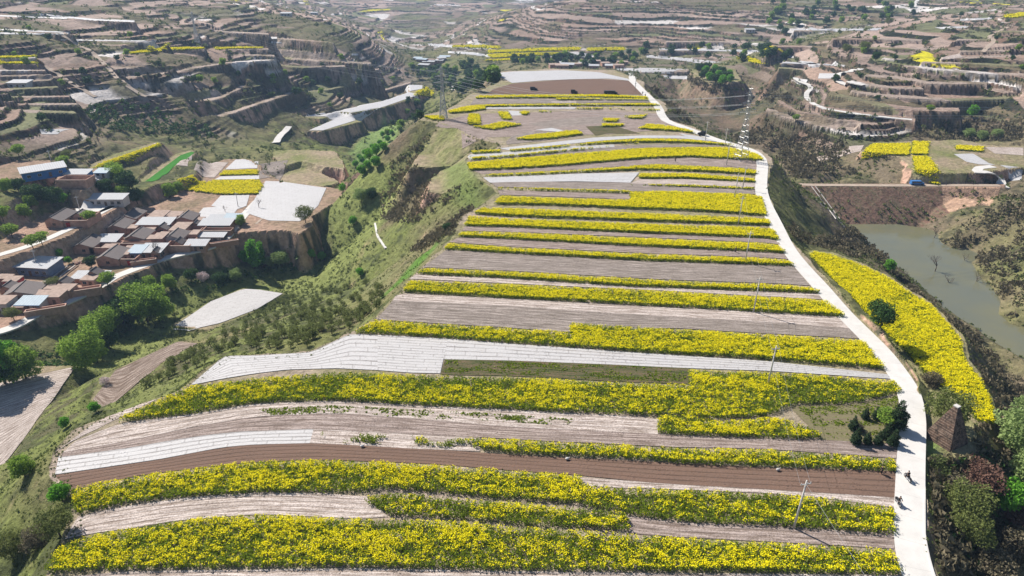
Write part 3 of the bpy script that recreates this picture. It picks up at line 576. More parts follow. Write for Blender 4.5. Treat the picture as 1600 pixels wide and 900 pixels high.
# terrace fan at the far end
S('tan', [(560+120,113+80),(735,178),(800,177),(935,172),(1033,178)], [(712,200),(760,215),(850,212),(950,210),(1060,201)])
S('grey', [(826,194),(860,188),(900,184),(945,182)], [(856,201),(880,199),(912,195),(945,192)])
S('film_clean', [(837,203),(862,200)], [(865,208),(880,204)])
S('grey', [(790,222),(800,213),(840,203),(866,207)], [(792,226),(850,220),(880,214),(910,205)])
S('dry', [(915,198),(935,197),(960,197)], [(930,212),(950,209),(1000,209)])
S('film_clean', [(794,173),(811,174)], [(800,181),(816,180)])
S('tan', [(720,200),(765,205)], [(722,217),(757,218)])
S('film_clean', [(780,232),(850,224),(930,215),(1000,212),(1060,212),(1120,219)], [(795,235),(850,229),(950,219),(1000,216),(1060,216),(1135,223)])
S('film', [(729,242),(800,237),(868,230),(960,226)], [(734,250),(800,243),(870,236),(960,230)])
S('brown', [(770,140),(800,131),(880,125),(940,124),(988,127)], [(762,147),(850,147),(940,147),(1004,148)])
S('film_clean', [(772,115),(800,112),(880,110),(935,113),(980,123)], [(800,130),(850,126),(900,124),(950,123),(988,127)])
S('grey', [(742,154),(800,155),(900,156),(1010,156)], [(735,163),(800,162),(900,161),(1020,160)])
S('light', [(861,159),(900,159)], [(862,161),(900,161)])
S('film_clean', [(757,167.5),(850,167.5),(900,168)], [(757,170.5),(850,170.5),(898,170.5)])
S('film_clean', [(1060,209),(1090,213)], [(1075,215),(1105,217)])
# crops ---------------------------------------------------------------
R = rape
R([(95,851),(110,843),(160,831),(220,822),(270,813),(330,806),(400,803),(450,804),(520,809),(560,811),(640,809),(700,812),(800,822),(850,824),(985,833),(1050,839),(1200,847),(1300,851),(1393,857)],
  [(70,897),(100,893),(225,890),(400,888),(550,886),(650,889),(800,892),(1000,893),(1200,895),(1408,899)], 0, 'widest rapeseed strip, nearest the viewer at the bottom edge', .82)
R([(110,762),(200,745),(275,734),(400,719),(500,717),(600,721),(700,727),(800,735),(907,741)], [(120,805),(200,787),(300,776),(400,771),(500,770),(572,770),(600,764),(650,768),(800,781),(912,788)], 0, 'rapeseed strip curving from the lower left, directly below the ploughed brown band', .8)
R([(568,777),(600,767),(650,771),(800,785),(912,792),(978,798)], [(612,806),(650,808),(700,811),(800,820),(900,826),(984,831)], 0, 'block of rapeseed wedged between two long strips, its left end touching the pale furrowed wedge', .78)
R([(910,756),(975,761),(1050,763),(1200,769),(1300,778),(1397,792)], [(912,792),(978,803),(980,807),(1100,819),(1200,822),(1397,836)], 0, 'greener patchy rapeseed plot ending at the road near the bottom right', .62)
R([(750,684),(800,686),(900,691),(1050,698),(1200,702),(1350,712),(1397,716)], [(750,703),(800,710),(900,714),(1075,725),(1200,730),(1350,736),(1399,737)], 0, 'narrow rapeseed strip along the top edge of the ploughed brown band', .78)
R([(492,675),(575,677),(650,681),(750,684)], [(486,691),(550,693),(650,697),(750,702)], 0, 'sparse broken row of young rapeseed right of the white film sheet', .35, .9, gap=.62)
R([(295,602),(400,590),(525,580),(650,585),(800,588),(950,596),(1076,600)], [(186,661),(287,649),(400,630),(525,626),(650,634),(800,641),(975,649),(1020,650),(1076,654)], 0, 'broad green and yellow rapeseed strip starting in a long point at the plateau rim', .55)
R([(1077,577),(1200,581),(1300,587),(1397,595)], [(1077,654),(1125,656),(1200,651),(1240,632),(1325,633),(1407,614)], 0, 'tall patchy rapeseed block beside the road above the dark conifers', .6)
R([(1030,647),(1075,648),(1125,657),(1200,652),(1225,652),(1275,670)], [(1028,676),(1050,680),(1125,683),(1200,685),(1250,687),(1284,686)], 0, 'small bright rapeseed patch left of the grassy corner with conifers', .8)
R([(587,499),(700,506),(800,512),(891,518)], [(555,522),(650,526),(800,537),(891,543)], 0, 'left half of the rapeseed strip above the film rows, narrowing to a point', .75)
R([(891,503),(1050,513),(1200,522),(1350,531)], [(891,543),(1000,551),(1200,562),(1380,578)], 0, 'wide right half of the rapeseed strip above the film rows, reaching the road', .8)
R([(640,437),(800,444),(960,450),(1200,463),(1292,469)], [(630,457),(800,467),(900,472),(1200,489),(1319,496)], 0, 'rapeseed strip with the wooden pole rising from its right part', .82)
R([(662,418),(800,424),(1050,438),(1200,443),(1268,448)], [(650,429),(800,436),(975,448),(1200,456),(1282,459)], 0, 'thin rapeseed strip under the wide grey fallow field', .82)
R([(702,379),(800,386),(1000,396),(1200,403),(1232,406)], [(695,391),(800,397),(1000,408),(1200,415),(1240,417)], 0, 'thin rapeseed strip along the upper edge of the wide grey fallow field', .85)
R([(725,361),(800,363),(1000,371),(1200,380),(1217,383)], [(716,371),(800,375),(1000,386),(1200,395),(1227,397)], 0, 'second rapeseed strip above the wide grey fallow field', .88)
R([(732,337),(800,341),(1000,349),(1200,355),(1210,357)], [(727,354),(800,356),(1000,365),(1200,373),(1216,377)], 0, 'third rapeseed strip above the wide grey fallow field', .9)
R([(752,324),(800,325),(1000,332),(1200,341)], [(742,335),(800,339),(1000,346),(1203,353)], 0, 'double rapeseed strip with a thin dark line along its middle', .9)
R([(782,306),(850,308),(985,312)], [(773,320),(850,321),(985,327)], 0, 'left part of the rapeseed strip below a short tan gap', .85)
R([(985,299),(1050,298),(1175,303),(1190,306)], [(985,327),(1100,331),(1197,338)], 0, 'tall right part of the rapeseed strip where the road bends', .85)
R([(777,293),(850,293),(985,297)], [(775,297),(850,299),(985,303)], 0, 'hair-thin rapeseed line above the short tan gap', .9)
R([(985,287),(1075,288),(1178,292)], [(985,290),(1075,293),(1178,297)], 0, 'thin greenish rapeseed line below the short bright strip at the road bend', .5, .8)
R([(999,270),(1075,270),(1178,278)], [(999,280),(1075,280),(1178,286)], 0, 'short bright rapeseed strip with a square left end beside white film', .92)
R([(756,272),(800,270),(900,265),(1025,256),(1175,263),(1183,266)], [(757,277),(800,276),(900,271),(1000,266),(1100,269),(1178,274)], 0, 'long arched rapeseed strip ending near the foot of the lattice pylon', .78)
R([(731,253),(800,247),(925,237),(1000,231),(1125,229),(1165,233),(1186,241)], [(735,267),(800,265),(875,260),(1000,249),(1075,246),(1194,252)], 0, 'broad arched bright rapeseed strip across the middle of the plateau', .93)
R([(736,247),(800,242),(870,235),(960,226),(1000,221)], [(737,249),(800,245),(870,238),(960,230),(1000,225)], 0, 'thin rapeseed line between two strips of white film', .85)
R([(797,234),(870,228),(950,219),(1000,216),(1075,217),(1140,224)], [(797,237),(870,231),(950,225),(1000,223),(1075,224),(1145,229)], 0, 'arched rapeseed strip under the bright white curved path of film', .88)
R([(737,237),(780,235)], [(737,239),(782,237)], 0, 'tiny rapeseed sliver at the left rim of the plateau above white film', .8)
# far part of the plateau
R([(748,149),(800,148),(940,147),(1008,150)], [(744,155),(800,154),(940,153),(1012,155)], 0, 'rapeseed strip directly below the dark brown field at the far end', .9)
R([(870,154),(940,154),(1012,155)], [(870,155.5),(940,156),(1014,157)], 0, 'faint second line below the farthest rapeseed strip', .6)
R([(730,165),(757,163),(900,161.5),(1020,161)], [(702,176),(757,168),(900,166),(1030,166)], 0, 'rapeseed strip widening into a yellow patch at its left end on the far plateau', .93)
R([(700,172),(735,165),(757,164)], [(704,178),(730,176),(757,172)], 0, 'bright yellow patch beside the small pylon on the rim', .95)
R([(898,168),(960,168),(1032,170)], [(898,171),(960,171),(1031,174)], 0, 'short rapeseed line reaching the sharp road bend', .88)
R([(733,177),(748,177)], [(732,196),(750,197)], 0, 'upright greenish rapeseed plot, left of two on the far plateau', .6, group=None)
R([(779,174),(792,174)], [(786,188),(799,188)], 0, 'upright greenish rapeseed plot left of the white square', .6, group=None)
R([(812,173),(827,173)], [(816,180),(822,181)], 0, 'small greenish rapeseed plot right of the white square', .6, group=None)
R([(842,173),(860,173)], [(842,176),(860,176)], 0, 'tiny faint rapeseed plot right of centre on the far plateau', .55)
R([(755,196),(785,189),(815,193)], [(740,200),(770,204),(812,197)], 0, 'greenish leaf-shaped rapeseed plot on the far plateau', .65)
R([(830,210),(870,206),(900,202),(912,208)], [(806,219),(830,220),(870,217),(911,211)], 0, 'bright slanting rapeseed wedge on the far plateau', .85)
R([(943,184),(967,184)], [(943,191),(962,192)], 0, 'upper of two stacked yellow squares near the road', .92)
R([(943,192),(977,193)], [(940,199),(968,199)], 0, 'lower of two stacked yellow squares near the road', .92)
R([(997,200),(1012,193),(1040,195),(1072,201)], [(1000,202),(1020,204),(1060,206),(1088,210)], 0, 'rapeseed wedge inside the inner side of the far road curve', .7)
R([(975,181),(1010,178),(1014,176)], [(985,186),(1002,187),(1010,181)], 0, 'thin greenish rapeseed crescent by the sharp road bend', .5)
R([(664,182),(692,181)], [(676,190),(693,191)], -.5, 'lone yellow patch at the outer left rim of the plateau', .9)
# off the plateau
R([(1272,392),(1300,396),(1350,414),(1388,432),(1425,457),(1452,471),(1478,501),(1500,523),(1508,560),(1530,587),(1548,622),(1555,655)],
  [(1264,402),(1292,432),(1332,472),(1368,508),(1390,530),(1412,550),(1440,580),(1460,603),(1480,612),(1500,630),(1520,652),(1532,664)], -3, 'large bright rapeseed field on the bench between the road and the pond', .95, group=None)
R([(1362,224),(1422,223)], [(1347,241),(1418,244)], -20, 'yellow field with two dark lines on the bench beyond the dam', .95)
R([(1427,220),(1452,220)], [(1425,242),(1447,243)], -20, 'small yellow field right of the one with dark lines, beyond the dam', .95)
R([(1427,243),(1450,243)], [(1430,268),(1470,275)], -20, 'lowest yellow field at the cliff edge beyond the dam', .95)
R([(1497,226),(1538,228)], [(1493,235),(1533,238)], -20, 'yellow strip near the right edge beyond the dam', .95)
R([(350,266),(403,264)], [(343,275),(402,274)], -36, 'narrow yellow field between white film plots beside the village', .95)
R([(330,281),(405,280),(410,290)], [(302,300),(350,305),(402,304)], -36, 'yellow field with a curved right end above the village', .92)
R([(300,278),(320,277)], [(280,292),(300,293)], -34, 'small yellow plot left of the curved one above the village', .85)
R([(248,223),(200,240),(160,253)], [(251,227),(210,244),(144,266)], -26, 'slanting yellow strip on the ledge above the village', .9)
R([(655,142),(676,142)], [(648,150),(670,152)], None, 'small yellow plot at the end of the pale valley fields', .95)
for t_, b_, lb in (([(205,83),(250,76),(315,75)],[(205,85),(255,80),(318,77)],'thin yellow terrace below the left pylon'), ([(338,76),(370,74),(410,74)],[(338,78),(370,76.5),(410,76)],'thin yellow terrace right of the left pylon'),
                   ([(0,90),(30,89),(58,87)],[(0,92),(30,91),(58,89)],'upper thin yellow terrace at the far left edge'), ([(0,98),(30,97.5),(56,98)],[(0,100.5),(30,100.5),(56,100)],'lower thin yellow terrace at the far left edge'),
                   ([(765,80),(850,76),(905,75)],[(765,83),(850,80),(905,79)],'yellow field far beyond the plateau, nearest the foot of the hill'), ([(765,86),(800,84),(880,83)],[(768,91),(800,89),(880,86)],'yellow field far beyond the plateau, second from the foot of the hill'),
                   ([(760,94),(790,93),(830,92)],[(760,96),(790,95),(830,94)],'yellow field far beyond the plateau, lowest of the group'), ([(920,76),(975,75)],[(920,80),(975,79)],'yellow field far beyond the plateau, rightmost of the group'),
                   ([(1155,90),(1170,90),(1197,100)],[(1152,93),(1165,95),(1193,103)],'bright yellow wedge on the terrace left of the white plots'), ([(1198,77),(1215,78),(1228,82)],[(1198,81),(1210,83),(1226,84)],'small yellow wedge on the right hill foot'),
                   ([(1577,24),(1600,21)],[(1568,30),(1600,26)],'yellow plot high on the right hill'), ([(710,72),(750,72),(780,73)],[(710,74),(750,75),(780,76)],'faint yellow line in the far valley')):
    R(t_, b_, None, lb, .95)
# white film and pale plots off the plateau
for mat, t_, b_, z_ in (('film_clean',[(370,248),(403,247)],[(352,265),(402,263)],-36),('film_clean',[(345,276),(405,274)],[(335,281),(405,280)],-36),('film_clean',[(415,283),(440,284),(510,294)],[(385,333),(420,345),(470,346),(497,322)],-36),
   ('film_clean',[(345,306),(390,305)],[(330,322),(370,328),(385,322)],-36),('film_clean',[(318,325),(342,323),(372,326)],[(300,345),(330,347),(358,344)],-36),('light',[(283,256),(303,248)],[(275,272),(296,273)],-36),('light',[(320,253),(357,254)],[(305,276),(335,278)],-36),
   ('green',[(282,243),(300,237),(304,239)],[(223,287),(236,289),(250,283)],-33),('grey',[(405,250),(450,245)],[(405,280),(430,276)],-36),
   ('film_clean',[(480,180),(520,172),(560,164),(600,157),(638,144)],[(476,182),(520,182),(560,177),(600,167),(655,148)],-49),('film_clean',[(480,205),(520,188),(548,184)],[(483,204),(505,204),(563,186)],-52),('film_clean',[(632,133),(660,133)],[(638,143),(660,139)],-49),
   ('film',[(330,471),(380,452),(400,452),(442,459)],[(270,512),(300,515),(345,505),(400,484)],-46),('rubble',[(180,580),(280,533),(310,535)],[(145,625),(165,643),(225,590),(300,545)],-31),
   ('light',[(-30,606),(40,590),(118,573)],[(-20,740),(0,735),(40,683)],-37),('light',[(185,632),(245,624)],[(85,708),(112,690)],0),
   ('light',[(240,95+130),(255,224)],[(230,232),(245,236)],-30),
   ('film_clean',[(1490,241),(1520,240),(1545,255)],[(1510,253),(1530,257),(1555,258)],-20),('light',[(1540,227),(1600,228)],[(1555,237),(1600,240)],-19),('film_clean',[(1562,258),(1600,262)],[(1585,268),(1600,272)],-20),
   ('light',[(1278,228),(1350,226)],[(1285,237),(1345,236)],-22),('light',[(1255,353),(1310,355)],[(1275,368),(1318,378)],-31),
   ('film_clean',[(62,202),(110,202)],[(65,210),(90,210)],None),
   ('film_clean',[(668,68),(700,70),(760,74)],[(670,71),(700,74),(770,78)],None),('film_clean',[(700,80),(740,82),(765,86)],[(700,83),(740,86),(765,90)],None),('film',[(840,84),(900,81),(930,86)],[(830,88),(880,90),(925,90)],None),('film',[(1000,106),(1075,108)],[(985,112),(1050,116)],None),('film_clean',[(1035,118),(1075,119)],[(1040,123),(1075,124)],None),('film',[(1010,86),(1075,91),(1140,99)],[(1010,90),(1075,96),(1090,99)],None),('film_clean',[(960,105),(1000,108)],[(965,110),(1000,112)],None),('film_clean',[(1030,76),(1200,79)],[(1030,78),(1200,82)],None),
   ('film_clean',[(1218,84),(1240,88)],[(1222,88),(1240,91)],None),('film_clean',[(1220,96),(1320,102)],[(1222,99),(1320,104)],None),('film_clean',[(1280,115),(1305,115)],[(1278,123),(1300,123)],None),('film_clean',[(1240,122),(1262,125)],[(1245,132),(1255,133)],None),
   ('film_clean',[(1500,30),(1550,28)],[(1500,33),(1545,31)],None),('film_clean',[(1460,43),(1515,41)],[(1470,46),(1510,44)],None),('light',[(1470,90),(1500,84)],[(1468,95),(1505,90)],None),('film_clean',[(1235,46),(1380,44)],[(1270,48),(1370,48)],None),
   ('film_clean',[(0,24),(50,26),(105,28)],[(0,26),(50,28),(105,30)],None),('film_clean',[(55,21),(150,30),(210,32)],[(58,24),(150,33),(210,35)],None),('film_clean',[(0,45),(100,50),(120,50)],[(0,48),(100,51.5),(120,51)],None),('film_clean',[(0,51),(100,53)],[(0,54),(100,54.5)],None),('film_clean',[(95,62),(250,64)],[(95,63.5),(250,65.5)],None),
   ('film_clean',[(420,58),(433,58)],[(422,61),(433,61)],None),('film_clean',[(424,65),(440,66)],[(424,68),(440,68)],None),('film_clean',[(550,84),(560,84)],[(549,87),(560,87)],None)):
    S(mat, t_, b_, z_)
# tracks and lanes
ribbon('path', [(430,225),(440,212),(446,207),(452,199),(452,200)], None, 5, 'concrete')
for nm, pl, w_, z_, mt in (('village_lane', [(-20,528),(28,508),(60,490),(100,474),(135,458),(158,447),(178,433),(215,419),(262,402),(300,393),(328,387),(352,374),(362,360),(380,338),(398,318),(415,302)], 4.0, -36, 'concrete'),
    ('village_lane', [(-20,404),(0,398),(35,388),(75,373),(110,357),(142,341),(165,328),(184,319)], 3.5, -29, 'concrete'),
    ('dam_road', [(1225,262),(1230,275),(1240,287),(1260,289),(1400,290),(1500,289.5),(1562,290)], 3.2, -24.5, 'track'),
    ('path', [(1575,293),(1556,284),(1540,277),(1525,268),(1530,262),(1552,260)], 4, None, 'concrete'),
        ('path', [(1425,187),(1380,183),(1330,177),(1290,170),(1265,160),(1258,150),(1268,139),(1262,132),(1250,128),(1242,124)], 3.5, None, 'concrete'),
    ('path', [(1350,135),(1318,132),(1306,126),(1310,117),(1325,113),(1345,108)], 4, None, 'concrete'),
    ('path', [(1535,82),(1545,72),(1553,66),(1545,58),(1560,50),(1580,40)], 3, None, 'track'), ('path', [(60,100),(85,112),(110,130),(150,152)], 3, None, 'track'), ('path', [(100,63),(140,78),(168,105),(185,125),(230,155)], 3, None, 'track'),
    ('path', [(1428,14),(1430,5),(1434,0)], 5, None, 'concrete'),('path', [(704,126),(698,128),(706,134),(708,142)], 3, None, 'concrete'),
    ('field_path', [(424,286),(420,300),(410,318),(392,334)], 1.0, -36, 'track'),('field_path', [(446,287),(444,302),(432,322),(400,350)], 1.2, -36, 'track'),('path', [(985,113),(987,120),(989,127)], 4, None, 'concrete'), ('path', [(586,350),(590,370),(598,382),(603,389)], .8, None, 'concrete')):
    ribbon(nm, pl, z_, w_, mt)
# the pond
w = onz([(1320,345),(1400,350),(1470,360),(1540,385),(1560,450),(1640,510),(1760,560),(1760,680),(1560,600),(1440,520),(1360,430)], POND_Z)
me = bpy.data.meshes.new('pond_water'); me.from_pydata([(a, b, POND_Z) for a, b in w][::-1], [], [list(range(len(w)))]); me.materials.append(M['water']); tag(link('pond_water', me), kind='structure')
# ------------------------------------------------------------------ small-object mesh builder
class MB:
    def __init__(s): s.v = []; s.f = []
    def box(s, x0, x1, y0, y1, z0, z1):
        b = len(s.v); s.v += [(x0,y0,z0),(x1,y0,z0),(x1,y1,z0),(x0,y1,z0),(x0,y0,z1),(x1,y0,z1),(x1,y1,z1),(x0,y1,z1)]
        s.f += [(b,b+3,b+2,b+1),(b+4,b+5,b+6,b+7),(b,b+1,b+5,b+4),(b+1,b+2,b+6,b+5),(b+2,b+3,b+7,b+6),(b+3,b,b+4,b+7)]; return s
    def prism(s, pts, lo, hi, axis='y'):
        """outline extruded: for axis y the points are (x, z)"""
        b = len(s.v); k = len(pts)
        for t in (lo, hi):
            for a, c in pts: s.v.append((a, t, c) if axis == 'y' else ((t, a, c) if axis == 'x' else (a, c, t)))
        s.f.append(tuple(range(b, b+k))); s.f.append(tuple(range(b+2*k-1, b+k-1, -1)))
        for i in range(k): j = (i+1) % k; s.f.append((b+j, b+i, b+k+i, b+k+j))
        return s
    def bar(s, p, q, r, r2=None, n=4):
        p = Vector(p); q = Vector(q); d = (q-p)
        if d.length < 1e-6: return s
        d.normalize(); u = d.orthogonal().normalized(); w = d.cross(u); r2 = r if r2 is None else r2; b = len(s.v)
        for c, rad in ((p, r), (q, r2)):
            for i in range(n): a = 2*math.pi*i/n+.785; s.v.append(tuple(c+u*math.cos(a)*rad+w*math.sin(a)*rad))
        for i in range(n): j = (i+1) % n; s.f.append((b+i, b+j, b+n+j, b+n+i))
        s.f.append(tuple(range(b+n-1, b-1, -1))); s.f.append(tuple(range(b+n, b+2*n))); return s
    def blob(s, c, r, seg=8, rings=6, jig=0.0):
        b = len(s.v)
        for i in range(rings+1):
            th = math.pi*i/rings
            for j in range(seg):
                ph = 2*math.pi*j/seg; k = 1+jig*random.uniform(-1, 1)
                s.v.append((c[0]+r[0]*k*math.sin(th)*math.cos(ph), c[1]+r[1]*k*math.sin(th)*math.sin(ph), c[2]+r[2]*k*math.cos(th)))
        for i in range(rings):
            for j in range(seg): k = (j+1) % seg; s.f.append((b+i*seg+j, b+(i+1)*seg+j, b+(i+1)*seg+k, b+i*seg+k))
        return s
    def me(s, name, mat, smooth=False):
        m = bpy.data.meshes.new(name); m.from_pydata(s.v, [], s.f); m.materials.append(mat if not isinstance(mat, str) else M[mat])
        if smooth: m.polygons.foreach_set('use_smooth', [True]*len(m.polygons))
        m.update(); return m
    def build(s, name, mat, parent=None, smooth=False): return link(name, s.me(name, mat, smooth), parent)
def at(px, py, z=None):
    p = (hit([(px, py)]) if z is None else onz([(px, py)], z))[0]; return float(p[0]), float(p[1]), float(H(p[:1], p[1:])[0])
def copy_thing(o, loc, rz=0.0, sc=1.0, label=None, group=None):
    c = o.copy(); C.objects.link(c); c.location = loc; c.rotation_euler = (0, 0, rz); c.scale = (sc, sc, sc) if not isinstance(sc, tuple) else sc
    if label: c['label'] = label
    if group: c['group'] = group
    elif 'group' in c.keys() and label: del c['group']
    for ch in o.children:
        d = ch.copy(); C.objects.link(d); d.parent = c
        for g in ch.children: e = g.copy(); C.objects.link(e); e.parent = d
    return c

# ------------------------------------------------------------------ trees
def crown_mesh(lobes, nleaf, size, mat, seed, tilt=.5, shell=.55):
    rg = np.random.default_rng(seed); lobes = np.array(lobes, float)      # x,y,z,rx,rz
    wgt = lobes[:, 3]**2*lobes[:, 4]; k = rg.choice(len(lobes), nleaf, p=wgt/wgt.sum())
    d = rg.normal(size=(nleaf, 3)); d /= np.linalg.norm(d, axis=1)[:, None]
    r = shell+(1-shell)*rg.random(nleaf)**.6
    r *= 1+.16*np.sin(d[:, 0]*7+k)*np.cos(d[:, 1]*6+k*2)+.10*np.sin(d[:, 2]*11+k)
    c = lobes[k, :3]+d*np.stack([lobes[k, 3], lobes[k, 3], lobes[k, 4]], 1)*r[:, None]
    T = tris(c, size*(.7+.6*rg.random(nleaf)), tilt, rg)
    return npmesh('crown', T.reshape(-1, 3), np.arange(nleaf*3).reshape(-1, 3), M[mat])
def trunk_mesh(h, r, seed, limbs=6, spread=.35, mat='bark', top=.75):
    rr_ = random.Random(seed); b = MB(); pts = [(0, 0, -.6)]
    for i in range(1, 5): pts.append((rr_.uniform(-.03, .03)*h, rr_.uniform(-.03, .03)*h, h*top*i/4))
    for i in range(4): b.bar(pts[i], pts[i+1], r*(1-.2*i), r*(1-.2*(i+1)), 7)
    for k in range(limbs):
        a = k*2.4+rr_.random(); z0 = h*rr_.uniform(.25, top*.9); q = pts[min(3, int(z0/(h*top)*4))]
        e = (q[0]+math.cos(a)*h*spread, q[1]+math.sin(a)*h*spread, z0+h*rr_.uniform(.12, .3)); m_ = ((q[0]+e[0])/2, (q[1]+e[1])/2, z0+(e[2]-z0)*.35)
        b.bar((q[0], q[1], z0-.1), m_, r*.4, r*.28, 5).bar(m_, e, r*.28, r*.08, 5)
        for _ in range(2):
            b.bar(m_, (m_[0]+rr_.uniform(-1, 1)*h*.16, m_[1]+rr_.uniform(-1, 1)*h*.16, m_[2]+h*rr_.uniform(.08, .2)), r*.16, r*.04, 4)
    return b.me('trunk', mat, True)
def lobes_round(h, w, seed, n=7, low=.28):
    rr_ = random.Random(seed); out = [(0, 0, h*(.5+low/2), w*.36, h*(.5-low/2)*.85)]
    for k in range(n):
        a = k*2.399+rr_.random()*.5; rad = w*rr_.uniform(.2, .33); out.append((math.cos(a)*rad, math.sin(a)*rad, h*rr_.uniform(low+.18, .8), w*rr_.uniform(.17, .25), h*rr_.uniform(.13, .2)))
    return out
def make_tree(kind, mat, h, w, seed, nleaf=3600, size=.3, low=.28, label='', cat='tree'):
    o = empty(kind, (0, 0, -500)); tag(o, label, cat)
    if kind == 'poplar_tree':
        lb = [(0.12*w*math.sin(i*2.1), .12*w*math.cos(i*1.7), h*(.2+.1*i), w*(.42-.035*abs(i-2.5)), h*.11) for i in range(8)]
    elif kind == 'conifer_tree':
        lb = [(0, 0, h*(.2+.11*i), w*.5*(1-i/8.2), h*.07) for i in range(7)]+[(w*.25*math.cos(i*2.4), w*.25*math.sin(i*2.4), h*(.25+.05*i), w*.2, h*.08) for i in range(7)]
    else: lb = lobes_round(h, w, seed, 8, low)
    link('crown', crown_mesh(lb, nleaf, size, mat, seed, .2 if kind == 'conifer_tree' else .5), o)
    link('trunk', trunk_mesh(h, .022*h+.05, seed, spread=w/h*.32), o)
    return o
def bare_tree(h, seed, label, mat='dead', depth=4, kind='bare_tree', cat='tree'):
    rr_ = random.Random(seed); b = MB(); o = empty(kind, (0, 0, -500)); tag(o, label, cat); tw = MB()
    def grow(p, d, L, r, lev, mb):
        q = p+d*L; mb.bar(p, q, r, r*.62, 6 if lev < 2 else 4)
        if lev >= depth: return
        for k in range(3 if lev else 5):
            a = Vector((rr_.uniform(-1, 1), rr_.uniform(-1, 1), rr_.uniform(.1, .9))).normalized(); grow(p+d*L*rr_.uniform(.55, 1), (d*.55+a*.75).normalized(), L*rr_.uniform(.5, .72), r*.5, lev+1, mb if lev < 1 else tw)
    grow(Vector((0, 0, -.5)), Vector((rr_.uniform(-.1, .1), 0, 1)).normalized(), h*.42, h*.022, 0, b)
    b.build('trunk', mat, o, True); tw.build('branches', mat, o); return o
PROTO = {}
def proto(key, *a, **k):
    if key not in PROTO: PROTO[key] = [make_tree(*a, **k), False]
    return PROTO[key]
def put_tree(key, px, py, h, label, z=None, group=None, wide=1.0):
    if key == 'conifer': h *= .85
    if px < 225 and 230 < py < 400 and not group: h *= 1.35
    if px < 300 and py > 480 and key.startswith('willow'): h *= 1.2
    o, used = PROTO[key]; X, Y, Z = at(px, py, z); base = BASEH[key]; sc = h/base; a = random.random()*6.28
    if not used:
        PROTO[key][1] = True; o.location = (X, Y, Z-.15); o.rotation_euler = (0, 0, a); o.scale = (sc*wide, sc*wide, sc); o['label'] = label
        if group: o['group'] = group
        return o
    return copy_thing(o, (X, Y, Z-.15), a, (sc*wide, sc*wide, sc), label, group)
BASEH = {}
def P_(key, kind, mat, h, w, **k): proto(key, kind, mat, h, w, seed=len(PROTO)+11, label='tree', **k); BASEH[key] = h
P_('willow', 'willow_tree', 'willow', 12, 12, nleaf=5200, size=.30, low=.12)
P_('willow2', 'willow_tree', 'willow', 11, 10, nleaf=4400, size=.30, low=.1)
P_('dark', 'broadleaf_tree', 'dark_leaf', 9, 9, nleaf=3200, size=.32, low=.12)
P_('bright', 'broadleaf_tree', 'bright_leaf', 8, 6.5, nleaf=2600, size=.30, low=.15)
P_('poplar', 'poplar_tree', 'bright_leaf', 14, 6, nleaf=3800, size=.32)
P_('pale', 'willow_tree', 'willow_pale', 10, 11, nleaf=5000, size=.26, low=.12)
P_('olive', 'broadleaf_tree', 'olive_leaf', 8, 9, nleaf=4200, size=.20, low=.2)
P_('conifer', 'conifer_tree', 'conifer', 8, 4.2, nleaf=3000, size=.22)
P_('yellowish', 'broadleaf_tree', 'willow', 6, 6, nleaf=1500, size=.26)
P_('redshrub', 'shrub', 'red_scrub', 4, 7, nleaf=3600, size=.17, low=.02)
P_('brownshrub', 'shrub', 'scrub_brown', 4, 6, nleaf=3200, size=.16, low=.02)
P_('greenshrub', 'shrub', 'scrub_green', 3, 4, nleaf=1200, size=.2, low=.02)
P_('blossom', 'shrub', 'blossom', 4, 5, nleaf=1300, size=.16, low=.1)
P_('far', 'valley_tree', 'dark_leaf', 8, 8, nleaf=420, size=.75, low=.08)
P_('farbright', 'valley_tree', 'willow', 8, 8, nleaf=420, size=.75, low=.08)
